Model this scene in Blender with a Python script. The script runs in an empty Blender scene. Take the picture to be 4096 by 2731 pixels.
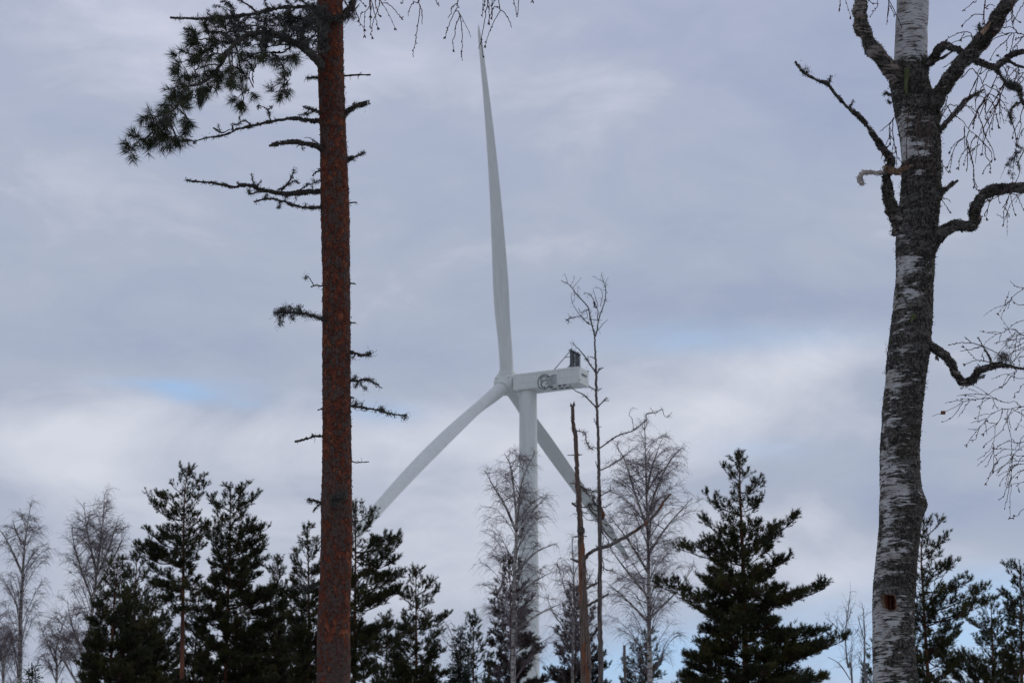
import bpy, math, random
import numpy as np
from mathutils import Vector, noise as mn
random.seed(7); RNG = np.random.default_rng(7)
S = bpy.context.scene

# ------------------------------------------------------------------ camera
PITCH = math.radians(15.0); F = 10971.0; CX, CY = 2048.0, 1365.5; CAMZ = 1.6
cd = bpy.data.cameras.new('camera'); cam = bpy.data.objects.new('camera', cd)
S.collection.objects.link(cam); S.camera = cam
cam.location = (0, 0, CAMZ); cam.rotation_euler = (math.radians(90) + PITCH, 0, 0)
cd.sensor_width = 36.0; cd.lens = F / 4096 * 36.0; cd.clip_start = 0.1; cd.clip_end = 12000
cd.dof.use_dof = True; cd.dof.focus_distance = 17.5; cd.dof.aperture_fstop = 12.0

# ------------------------------------------------------------------ sky and sun
SUN_EL, SUN_AZ = math.radians(38), math.radians(55)      # azimuth clockwise from +Y
W = bpy.data.worlds.new('World'); S.world = W; W.use_nodes = True
nt = W.node_tree; nt.nodes.clear(); N = nt.nodes.new; L = nt.links.new
def mth(t, op, a, b=None, c=None, clamp=False):
    n = t.nodes.new('ShaderNodeMath'); n.operation = op; n.use_clamp = clamp
    for i, v in enumerate((a, b, c)):
        if v is None: continue
        if isinstance(v, (int, float)): n.inputs[i].default_value = v
        else: t.links.new(v, n.inputs[i])
    return n.outputs[0]
def vmth(t, op, a, b=None, out=0):
    n = t.nodes.new('ShaderNodeVectorMath'); n.operation = op
    for i, v in enumerate((a, b)):
        if v is None: continue
        if isinstance(v, tuple): n.inputs[i].default_value = v
        else: t.links.new(v, n.inputs[i])
    return n.outputs[out]
def mixc(t, f, a, b):
    n = t.nodes.new('ShaderNodeMix'); n.data_type = 'RGBA'
    for s, v in (('Factor', f), ('A', a), ('B', b)):
        i = [k for k in n.inputs if k.name == s and (k.type == 'RGBA' or s == 'Factor') and k.enabled][0]
        if isinstance(v, (int, float)): i.default_value = v
        elif isinstance(v, tuple): i.default_value = (*v, 1)
        else: t.links.new(v, i)
    return [o for o in n.outputs if o.type == 'RGBA'][0]
def noise(t, vec, scale, detail=3, rough=.5, dist=0):
    n = t.nodes.new('ShaderNodeTexNoise'); n.inputs['Scale'].default_value = scale
    n.inputs['Detail'].default_value = detail; n.inputs['Roughness'].default_value = rough
    n.inputs['Distortion'].default_value = dist
    if vec is not None: t.links.new(vec, n.inputs['Vector'])
    return n.outputs['Fac']
def mrange(t, v, a, b, c=0., d=1., smooth=True):
    n = t.nodes.new('ShaderNodeMapRange'); n.interpolation_type = 'SMOOTHSTEP' if smooth else 'LINEAR'
    t.links.new(v, n.inputs['Value'])
    for k, x in zip(('From Min', 'From Max', 'To Min', 'To Max'), (a, b, c, d)): n.inputs[k].default_value = x
    return n.outputs['Result']
def ray(px, py):
    a = (px - CX) / F; b = (CY - py) / F
    d = np.array([a, math.cos(PITCH) - b * math.sin(PITCH), math.sin(PITCH) + b * math.cos(PITCH)])
    return d / np.linalg.norm(d)
tc = N('ShaderNodeTexCoord'); D = tc.outputs['Generated']
sp_ = N('ShaderNodeSeparateXYZ'); L(D, sp_.inputs[0]); sep_z = sp_.outputs['Z']
sky = N('ShaderNodeTexSky'); sky.sky_type = 'NISHITA'; sky.sun_disc = False
sky.sun_elevation = SUN_EL; sky.sun_rotation = SUN_AZ; sky.air_density = 1.0; sky.dust_density = 1.5
q1 = vmth(nt, 'MULTIPLY', D, (1, 1, 2.5)); q2 = vmth(nt, 'MULTIPLY', D, (1, 1, 2.2))
n1 = noise(nt, q1, 9.5, 6, .55, .6); n2 = noise(nt, q2, 3.2, 2, .5); n3 = noise(nt, vmth(nt, 'MULTIPLY', D, (1, 1, 2.0)), 26, 5, .58, 1.2)
base = mth(nt, 'ADD', mth(nt, 'MULTIPLY', mth(nt, 'SUBTRACT', n1, .5), 1.25), mth(nt, 'MULTIPLY', mth(nt, 'SUBTRACT', n2, .5), .9))
base = mth(nt, 'ADD', base, mth(nt, 'MULTIPLY', mth(nt, 'SUBTRACT', n3, .5), .42))
def blob(x, y, rx, ry, w, acc):      # a soft bank of cloud at a fixed bearing in the sky
    c = ray(x * 1.7415, y * 1.7415); k = F / 1.7415
    v = vmth(nt, 'MULTIPLY', vmth(nt, 'SUBTRACT', D, tuple(c)), (k / rx, 1.0, k / ry))
    d2 = vmth(nt, 'DOT_PRODUCT', v, v, out=1)
    e = mth(nt, 'MULTIPLY', mth(nt, 'POWER', 2.718, mth(nt, 'MULTIPLY', d2, -1)), w)
    return e if acc is None else mth(nt, 'ADD', acc, e)
acc = None
for b in ((250, 1010, 520, 95, .42), (600, 1180, 600, 90, .18), (1500, 990, 420, 80, .30), (1930, 800, 330, 60, .34), (2250, 900, 260, 140, .22),
          (1150, 200, 620, 120, .20), (900, 1330, 500, 90, .16), (2050, 1270, 260, 45, .20), (1000, 1010, 260, 60, .26), (1950, 1330, 200, 40, .2),
          (1650, 930, 160, 40, .25), (1780, 860, 160, 40, .28), (1850, 1180, 90, 50, .2), (100, 1080, 260, 50, .15), (1650, 700, 560, 75, -.38), (620, 800, 420, 60, -.26), (1500, 1120, 500, 40, -.1), (500, 640, 560, 170, -.16), (980, 840, 330, 70, -.16), (2150, 1180, 260, 60, -.22),
          (1900, 420, 460, 140, -.14), (250, 300, 300, 120, -.06), (60, 900, 300, 50, -.14)):
    acc = blob(*b, acc)
lowb = mrange(nt, sep_z, .15, .235, .13, 0.)
t_ = mth(nt, 'ADD', mth(nt, 'ADD', mth(nt, 'ADD', base, lowb), acc), .40, clamp=True)
cr = N('ShaderNodeValToRGB'); L(t_, cr.inputs[0]); e = cr.color_ramp.elements
e[0].position = 0.0; e[0].color = (.345, .405, .550, 1); e[1].position = 1.0; e[1].color = (.66, .685, .775, 1)
m_ = e.new(.45); m_.color = (.425, .475, .588, 1)
sep = N('ShaderNodeSeparateXYZ'); L(D, sep.inputs[0])
purple = mixc(nt, mrange(nt, sep.outputs['Z'], .27, .38), cr.outputs[0], vmth(nt, 'MULTIPLY', cr.outputs[0], (1.0, .99, 1.035)))
bl = None
for b in ((400, 893, 60, 18, .42), (450, 912, 60, 13, .55), (340, 880, 120, 14, .35), (500, 900, 130, 34, .25), (560, 930, 50, 10, .3), (880, 945, 90, 26, .55), (1660, 780, 330, 34, .35), (1560, 770, 120, 30, .2), (2050, 1500, 500, 105, .9), (1380, 1530, 150, 60, .75), (1750, 1030, 120, 25, .3), (1250, 1560, 300, 40, .4), (2330, 1400, 260, 80, .6), (1550, 1500, 160, 50, .5), (2270, 1330, 150, 40, .3)):
    bl = blob(*b, bl)
bl = mth(nt, 'MULTIPLY', bl, mrange(nt, n3, .25, .62, .55, 1.1), clamp=True)
# openings show the clear Nishita sky; the Background runs at 0.1
skyb = vmth(nt, 'MULTIPLY', sky.outputs[0], (.92, .92, .92))
cloud10 = vmth(nt, 'MULTIPLY', purple, (10, 10, 10))
zen = mrange(nt, sep.outputs['Z'], .42, .95, 1.0, 1.15)
cz = N('ShaderNodeVectorMath'); cz.operation = 'SCALE'; L(cloud10, cz.inputs[0]); L(zen, cz.inputs['Scale'])
pale = vmth(nt, 'ADD', vmth(nt, 'MULTIPLY', skyb, (.55, .55, .55)), (1.9, 3.1, 5.0))
fin = mixc(nt, bl, cz.outputs[0], pale)
bg = N('ShaderNodeBackground'); L(fin, bg.inputs[0]); bg.inputs[1].default_value = 0.1
out = N('ShaderNodeOutputWorld'); L(bg.outputs[0], out.inputs[0])
sd = bpy.data.lights.new('sun', 'SUN'); sd.energy = 0.6; sd.angle = math.radians(20); sd.color = (1, .96, .9)
sun = bpy.data.objects.new('sun', sd); S.collection.objects.link(sun)
sv = Vector((math.sin(SUN_AZ) * math.cos(SUN_EL), math.cos(SUN_AZ) * math.cos(SUN_EL), math.sin(SUN_EL)))
sun.rotation_euler = (-sv).to_track_quat('-Z', 'Y').to_euler(); sun.location = (30, 30, 60)
S.view_settings.view_transform = 'Standard'; S.view_settings.look = 'None'
S.view_settings.exposure = 0.0; S.view_settings.gamma = 1.0; S.view_settings.use_curve_mapping = False

# ------------------------------------------------------------------ pixels of the photograph -> points in the place
CR = {'A': (480, 0, 1.8451), 'B': (700, 850, 1.363), 'N': (1900, 1350, 3.92), 'D': (3100, 0, 1.742), 'E': (3300, 900, 1.4259),
      'Fc': (3300, 1900, 1.8869), 'G': (0, 1800, 1.6838), 'H': (1250, 1900, 1.8867), 'I': (2150, 1050, 1.65), 'J': (1800, 1700, 1.5209),
      'K': (2500, 1750, 1.598), 'L': (1400, 0, 2.94), 'M': (2140, 1485, 19.6), 'Q': (3700, 1350, 1.96), 'R': (3750, 0, 3.136),
      'T': (3750, 300, 2.24), 'O': (2250, 1900, 3.483), 'Z': (600, 150, 5.2275), 'X': (0, 0, 1.0), 'V': (0, 0, 1 / 1.7415)}
def sp(c, x, y): o = CR[c]; return o[0] + x / o[2], o[1] + y / o[2]
def at(px, py, Y):
    d = ray(px, py); return np.array([0, 0, CAMZ]) + d * (Y / d[1])
def cpt(c, x, y, Y): return at(*sp(c, x, y), Y)
def trace(c, pts, Y0, Y1=None):
    Y1 = Y0 if Y1 is None else Y1; n = len(pts)
    return np.array([cpt(c, p[0], p[1], Y0 + (Y1 - Y0) * i / max(1, n - 1)) for i, p in enumerate(pts)])
def pxm(Y, c='X'): return Y * 1.03 / F / CR[c][2]       # metres per pixel of that crop at depth Y

# ------------------------------------------------------------------ mesh helpers
class MB:
    def __init__(s): s.v = []; s.f = []; s.n = 0
    def add(s, v, f, mi=0):
        v = np.asarray(v, float).reshape(-1, 3); f = np.asarray(f, int)
        s.v.append(v); s.f.append((f + s.n, mi)); s.n += len(v)
    def tubes(s, P, R, sides=5, mi=0, cap=True):
        P = np.asarray(P, float); R = np.asarray(R, float)
        if P.ndim == 2: P = P[None]; R = R[None]
        n, K, _ = P.shape
        T = np.gradient(P, axis=1); T /= np.linalg.norm(T, axis=2, keepdims=True) + 1e-12
        ref = np.where(np.abs(T.mean(1)[:, 2:3]) > .8, np.array([[1., .13, 0]]), np.array([[0, .1, 1.]]))[:, None, :]
        U = np.cross(T, ref); U /= np.linalg.norm(U, axis=2, keepdims=True) + 1e-12
        V = np.cross(T, U)
        a = np.linspace(0, 2 * np.pi, sides, endpoint=False)
        ring = P[:, :, None, :] + R[:, :, None, None] * (np.cos(a)[None, None, :, None] * U[:, :, None, :] + np.sin(a)[None, None, :, None] * V[:, :, None, :])
        idx = np.arange(n * K * sides).reshape(n, K, sides)
        A = idx[:, :-1, :]; B = np.roll(idx, -1, 2)[:, :-1, :]; C = np.roll(idx, -1, 2)[:, 1:, :]; E_ = idx[:, 1:, :]
        s.add(ring.reshape(-1, 3), np.stack([A, B, C, E_], -1).reshape(-1, 4), mi)
        if cap and n < 40:
            for i in range(n):
                for k, rev in ((0, True), (K - 1, False)):
                    fr = list(range(sides)); s.add(ring[i, k], [fr[::-1] if rev else fr], mi)
    def box(s, c, ax, ay, az, hx, hy, hz, mi=0):
        v = [c + sx * hx * ax + sy * hy * ay + sz * hz * az for sx in (-1, 1) for sy in (-1, 1) for sz in (-1, 1)]
        s.add(v, [[0, 1, 3, 2], [4, 6, 7, 5], [0, 4, 5, 1], [2, 3, 7, 6], [0, 2, 6, 4], [1, 5, 7, 3]], mi)
    def tris(s, A, B, C, mi=0):
        n = len(A); v = np.stack([A, B, C], 1).reshape(-1, 3); s.add(v, np.arange(3 * n).reshape(-1, 3), mi)
    def build(s, name, mats, parent=None, smooth=True, attrs=None):
        mats = mats if isinstance(mats, (list, tuple)) else [mats]
        v = np.concatenate(s.v) if s.v else np.zeros((0, 3))
        off = np.array(parent['_base']) if parent is not None else np.zeros(3)
        me = bpy.data.meshes.new(name); me.vertices.add(len(v)); me.vertices.foreach_set('co', (v - off).astype(np.float32).ravel())
        loops = np.concatenate([f.ravel() for f, _ in s.f]); cnt = np.concatenate([np.full(len(f), f.shape[1]) for f, _ in s.f])
        mi = np.concatenate([np.full(len(f), m) for f, m in s.f])
        me.loops.add(len(loops)); me.loops.foreach_set('vertex_index', loops.astype(np.int32))
        me.polygons.add(len(cnt)); me.polygons.foreach_set('loop_start', np.concatenate([[0], np.cumsum(cnt)[:-1]]).astype(np.int32))
        me.polygons.foreach_set('material_index', mi.astype(np.int32))
        me.polygons.foreach_set('use_smooth', np.full(len(cnt), smooth))
        for m in mats: me.materials.append(m)
        if attrs:
            for k, a in attrs.items():
                at_ = me.attributes.new(k, 'FLOAT', 'POINT'); at_.data.foreach_set('value', np.asarray(a, np.float32))
        me.update(calc_edges=True); me.validate()
        o = bpy.data.objects.new(name, me); S.collection.objects.link(o)
        if parent is not None:
            o.parent = parent; o['_base'] = list(off)
            if parent.type == 'MESH': pass
        else: o['_base'] = [0, 0, 0]
        return o
def thing(name, label, cat, base, group=None):
    o = bpy.data.objects.new(name, None); S.collection.objects.link(o); o.empty_display_size = .3
    o.location = base; o['_base'] = [float(b) for b in base]; o['label'] = label; o['category'] = cat
    if group: o['group'] = group
    return o
def smooth(P, R, k=4):
    P = np.asarray(P, float); R = np.asarray(R, float); n = len(P)
    Q = np.concatenate([[2 * P[0] - P[1]], P, [2 * P[-1] - P[-2]]]); o = []; r = []
    for i in range(n - 1):
        for j in range(k):
            t = j / k; p0, p1, p2, p3 = Q[i:i + 4]
            o.append(.5 * (2 * p1 + (p2 - p0) * t + (2 * p0 - 5 * p1 + 4 * p2 - p3) * t * t + (3 * p1 - p0 - 3 * p2 + p3) * t ** 3)); r.append(R[i] + (R[i + 1] - R[i]) * t)
    o.append(P[-1]); r.append(R[-1]); return np.array(o), np.array(r)
def rad(r, n):
    return np.full(n, r, float) if np.isscalar(r) else np.interp(np.linspace(0, 1, n), np.linspace(0, 1, len(r)), r)
def unit(v): return v / (np.linalg.norm(v, axis=-1, keepdims=True) + 1e-12)
def rvec(n): return unit(RNG.normal(size=(n, 3)))

# ------------------------------------------------------------------ materials
def mat(name, rough=.8, spec=.3):
    m = bpy.data.materials.new(name); m.use_nodes = True; t = m.node_tree; b = t.nodes['Principled BSDF']
    b.inputs['Roughness'].default_value = rough; b.inputs['Specular IOR Level'].default_value = spec
    return m, t, b
def objc(t, sc=(1, 1, 1)):
    c = t.nodes.new('ShaderNodeTexCoord').outputs['Object']; return vmth(t, 'MULTIPLY', c, sc)
def bump(t, b, h, strength, dist):
    n = t.nodes.new('ShaderNodeBump'); n.inputs['Strength'].default_value = strength; n.inputs['Distance'].default_value = dist
    t.links.new(h, n.inputs['Height']); t.links.new(n.outputs[0], b.inputs['Normal'])
def simple(name, c1, c2, scale, rough=.85, sc=(1, 1, 1), bs=.4, bd=.003, lo=.35, hi=.65, spec=.2):
    m, t, b = mat(name, rough, spec); n = noise(t, objc(t, sc), scale, 4, .6)
    t.links.new(mixc(t, mrange(t, n, lo, hi), c1, c2), b.inputs['Base Color'])
    if bs: bump(t, b, n, bs, bd)
    return m
def pine_bark():
    m, t, b = mat('pine_bark', .9, .12); c = objc(t)
    wob = t.nodes.new('ShaderNodeTexNoise'); wob.inputs['Scale'].default_value = 30; wob.inputs['Detail'].default_value = 3; t.links.new(c, wob.inputs['Vector'])
    c2 = vmth(t, 'ADD', c, vmth(t, 'MULTIPLY', vmth(t, 'SUBTRACT', wob.outputs['Color'], (.5, .5, .5)), (.022, .022, .04)))
    c3 = vmth(t, 'MULTIPLY', c2, (1, 1, .55))
    vo = t.nodes.new('ShaderNodeTexVoronoi'); vo.inputs['Scale'].default_value = 50; t.links.new(c3, vo.inputs['Vector'])
    ve = t.nodes.new('ShaderNodeTexVoronoi'); ve.feature = 'DISTANCE_TO_EDGE'; ve.inputs['Scale'].default_value = 50; t.links.new(c3, ve.inputs['Vector'])
    sepc = t.nodes.new('ShaderNodeSeparateColor'); t.links.new(vo.outputs['Color'], sepc.inputs[0])
    cell = sepc.outputs[0]; cell2 = sepc.outputs[1]
    big = noise(t, vmth(t, 'MULTIPLY', c, (1, 1, .45)), 7, 3, .6); fla = noise(t, vmth(t, 'MULTIPLY', c2, (1, 1, .55)), 42, 5, .62, .4); fine = noise(t, c, 150, 4, .6)
    sz = t.nodes.new('ShaderNodeSeparateXYZ'); t.links.new(c, sz.inputs[0])
    low = mrange(t, sz.outputs['Z'], 3.7, 4.9, .10, .0)     # the bark turns to grey plates lower down the stem
    w = mth(t, 'ADD', mth(t, 'ADD', fla, mth(t, 'MULTIPLY', mth(t, 'SUBTRACT', big, .5), .75)), mth(t, 'ADD', low, mth(t, 'MULTIPLY', mth(t, 'SUBTRACT', cell, .5), .14)))
    g = mrange(t, w, .495, .545)
    orange = mixc(t, mrange(t, fine, .35, .65), (.165, .045, .022), (.095, .031, .019))
    orange = mixc(t, mrange(t, noise(t, c, 26, 3), .52, .68), orange, (.23, .080, .038))
    grey = mixc(t, mrange(t, fine, .35, .65), (.112, .074, .060), (.054, .037, .032))
    grey = mixc(t, mrange(t, cell2, .5, .7), grey, (.105, .058, .044))
    col = mixc(t, g, orange, grey)
    rim = mth(t, 'MULTIPLY', mrange(t, w, .46, .498), mrange(t, w, .52, .502)); col = mixc(t, mth(t, 'MULTIPLY', rim, .8), col, (.030, .016, .012))
    edge = mrange(t, ve.outputs['Distance'], .0, .07)
    col = mixc(t, mth(t, 'MULTIPLY', mth(t, 'SUBTRACT', 1, edge), mrange(t, big, .35, .6, .15, .6)), col, (.035, .018, .013))
    t.links.new(col, b.inputs['Base Color'])
    h = mth(t, 'ADD', mth(t, 'MULTIPLY', g, .8), mth(t, 'ADD', mth(t, 'MULTIPLY', edge, .3), mth(t, 'MULTIPLY', fine, .4)))
    bump(t, b, h, .9, .006); return m
def birch_bark(name='birch_bark', attr=True, k=1.0, base_rough=.5, white=(.44, .43, .405)):
    m, t, b = mat(name, .85, .15); c = objc(t)
    if attr:
        a = t.nodes.new('ShaderNodeAttribute'); a.attribute_name = 'rough'; ro = a.outputs['Fac']
        hh = t.nodes.new('ShaderNodeAttribute'); hh.attribute_name = 'hollow'; ho = hh.outputs['Fac']
    else:
        v = t.nodes.new('ShaderNodeValue'); v.outputs[0].default_value = base_rough; ro = v.outputs[0]; ho = None
    cs = vmth(t, 'MULTIPLY', c, (14 * k, 14 * k, 95 * k)); ln = noise(t, cs, 1, 3, .6, .25)
    cs2 = vmth(t, 'MULTIPLY', c, (26 * k, 26 * k, 240 * k)); ln2 = noise(t, cs2, 1, 2, .5)
    pn = noise(t, vmth(t, 'MULTIPLY', c, (11 * k, 11 * k, 20 * k)), 1, 5, .65, .3)
    fl = noise(t, vmth(t, 'MULTIPLY', c, (62 * k, 62 * k, 48 * k)), 1, 5, .68, .6)
    fl2 = noise(t, vmth(t, 'MULTIPLY', c, (70 * k, 70 * k, 190 * k)), 1, 3, .6)
    patch = mrange(t, mth(t, 'ADD', mth(t, 'MULTIPLY', mth(t, 'SUBTRACT', pn, .5), 2.0), mth(t, 'ADD', ro, mth(t, 'MULTIPLY', mth(t, 'SUBTRACT', ln, .5), 1.5))), .26, .52)
    smooth_c = mixc(t, mrange(t, noise(t, c, 10, 3), .4, .7), white, (.30, .275, .245))
    smooth_c = mixc(t, mrange(t, ln, .53, .63), smooth_c, (.10, .085, .075))
    smooth_c = mixc(t, mth(t, 'MULTIPLY', mrange(t, ln2, .58, .66), .75), smooth_c, (.09, .08, .072))
    rough_c = mixc(t, mrange(t, fl, .42, .60), (.015, .013, .010), (.110, .098, .080))
    band = noise(t, vmth(t, 'MULTIPLY', c, (7 * k, 7 * k, 26 * k)), 1, 4, .6, .5); rough_c = mixc(t, mth(t, 'MULTIPLY', mrange(t, band, .50, .62), .7), rough_c, (.020, .017, .013)); rough_c = mixc(t, mth(t, 'MULTIPLY', mrange(t, band, .46, .36), .5), rough_c, (.150, .140, .124))
    ck = noise(t, vmth(t, 'MULTIPLY', c, (110 * k, 110 * k, 22 * k)), 1, 3, .6, .8); rough_c = mixc(t, mth(t, 'MULTIPLY', mrange(t, ck, .54, .60), .8), rough_c, (.016, .013, .011))
    rough_c = mixc(t, mth(t, 'MULTIPLY', mrange(t, fl2, .58, .70), .7), rough_c, (.24, .228, .21))
    rough_c = mixc(t, mth(t, 'MULTIPLY', mrange(t, noise(t, c, 5, 2), .55, .75), .5), rough_c, (.06, .045, .03))
    col = mixc(t, patch, smooth_c, rough_c)
    if ho is not None:
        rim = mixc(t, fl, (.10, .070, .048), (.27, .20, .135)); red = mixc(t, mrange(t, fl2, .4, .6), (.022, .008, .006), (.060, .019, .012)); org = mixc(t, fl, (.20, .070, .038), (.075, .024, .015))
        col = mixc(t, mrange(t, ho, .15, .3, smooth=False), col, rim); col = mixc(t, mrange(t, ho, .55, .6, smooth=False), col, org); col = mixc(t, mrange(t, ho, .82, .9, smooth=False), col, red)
    t.links.new(col, b.inputs['Base Color'])
    bump(t, b, mth(t, 'ADD', mth(t, 'MULTIPLY', fl, patch), mth(t, 'MULTIPLY', mrange(t, ln, .5, .6), -.3)), .8, .006 / k ** .5); return m
def deadwood(name='grey_dead_wood', c1=(.075, .060, .052), c2=(.165, .142, .125), th=.60):
    m, t, b = mat(name, .85, .15); c = objc(t)
    g = noise(t, vmth(t, 'MULTIPLY', c, (60, 60, 3)), 1, 4, .6); big = noise(t, vmth(t, 'MULTIPLY', c, (7, 7, .8)), 1, 3, .5, .4)
    col = mixc(t, mrange(t, g, .35, .65), c1, c2)
    col = mixc(t, mth(t, 'MULTIPLY', mrange(t, big, th, th + .05), .85), col, mixc(t, g, (.235, .095, .042), (.12, .045, .024)))
    col = mixc(t, mrange(t, noise(t, vmth(t, 'MULTIPLY', c, (9, 9, 2.4)), 1, 4), .56, .66), col, (.055, .038, .030))
    t.links.new(col, b.inputs['Base Color']); bump(t, b, g, .5, .004); return m
def paint():
    m, t, b = mat('turbine_white_paint', .42, .4); c = objc(t); n = noise(t, vmth(t, 'MULTIPLY', c, (1, 1, .12)), 1.2, 5, .6)
    t.links.new(mixc(t, mrange(t, n, .35, .7), (.66, .675, .615), (.60, .615, .56)), b.inputs['Base Color']); return m
M = dict(
    pine=pine_bark(), birch=birch_bark(), birch_far=birch_bark('far_birch_bark', False, .55, .22, (.50, .47, .42)), birch_limb=birch_bark('birch_limb_bark', False, 1.1, .62, (.24, .19, .155)), birch_pale=birch_bark('birch_pale_limb_bark', False, 1.1, .42, (.25, .195, .155)),
    dead=deadwood(), snag=deadwood('brown_dead_wood', (.070, .046, .036), (.165, .120, .095), .565), paint=paint(),
    dryb=simple('dry_pine_branch', (.032, .026, .022), (.095, .080, .068), 60), lichen=simple('grey_lichen', (.028, .027, .023), (.095, .095, .080), 120, bs=0),
    needles=simple('pine_needles', (.018, .026, .008), (.048, .054, .014), 9, .55, bs=0, spec=.35),
    farneedle=simple('far_pine_needles', (.024, .027, .009), (.074, .068, .020), 2.2, .6, bs=0, lo=.4, hi=.7),
    brownneedle=simple('brownish_pine_needles', (.022, .018, .012), (.055, .036, .026), 2.5, .6, bs=0, lo=.35, hi=.65),
    spruce=simple('spruce_needles', (.012, .024, .012), (.030, .042, .018), 3, .6, bs=0),
    farpinebark=simple('far_pine_bark', (.075, .032, .022), (.19, .075, .04), 5, sc=(1, 1, .3)), farbranch=simple('far_pine_branch', (.035, .022, .017), (.075, .04, .03), 8, bs=0),
    twig=simple('birch_twig', (.050, .026, .022), (.085, .045, .038), 30, .7, bs=0), fartwig=simple('far_birch_twig', (.115, .085, .085), (.180, .140, .138), 2, .7, bs=0),
    paletwig=simple('pale_birch_twig', (.16, .15, .15), (.24, .22, .21), 2, .7, bs=0),
    bleached=simple('bleached_wood', (.38, .33, .28), (.55, .49, .43), 25), torn=simple('torn_orange_wood', (.15, .085, .052), (.30, .195, .13), 40, sc=(1, 1, .4)),
    moss=simple('green_beard_lichen', (.075, .085, .035), (.13, .145, .065), 60, sc=(1, 1, .2)), leaf=simple('dry_leaf', (.16, .04, .02), (.2, .07, .03), 20),
    dark=simple('dark_panel', (.018, .020, .024), (.035, .036, .04), 3, .5, bs=0), strut=simple('grey_galvanised_steel', (.10, .115, .125), (.16, .175, .185), 2, .5, bs=0),
    ink=simple('dark_teal_marking', (.022, .050, .062), (.030, .060, .072), 1, .5, bs=0), under=simple('grey_underside', (.26, .28, .28), (.32, .34, .33), .6, .6, bs=0),
    snow=simple('snow_darkened_for_bounce', (.07, .06, .045), (.74, .76, .80), .35, .8, bs=.3, bd=.1, lo=.40, hi=.60), collar=simple('white_fibreglass', (.68, .70, .63), (.63, .65, .59), .4, .45, bs=0),  # dark patches in the snow colour stand in for tree shade, weakening the bounce
)

# ------------------------------------------------------------------ unseen ground, its snow darkened to cut bounce light
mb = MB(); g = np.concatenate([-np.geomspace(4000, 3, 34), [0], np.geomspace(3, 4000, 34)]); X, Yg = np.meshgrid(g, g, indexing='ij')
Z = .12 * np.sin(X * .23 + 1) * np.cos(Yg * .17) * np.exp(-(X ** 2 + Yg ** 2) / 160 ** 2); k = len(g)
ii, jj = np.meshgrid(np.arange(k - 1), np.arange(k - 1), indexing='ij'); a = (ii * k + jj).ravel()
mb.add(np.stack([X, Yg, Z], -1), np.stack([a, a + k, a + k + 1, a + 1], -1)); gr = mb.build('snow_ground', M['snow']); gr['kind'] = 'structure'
def gz(x, y): return .12 * math.sin(x * .23 + 1) * math.cos(y * .17) * math.exp(-(x * x + y * y) / 160 ** 2)

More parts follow.
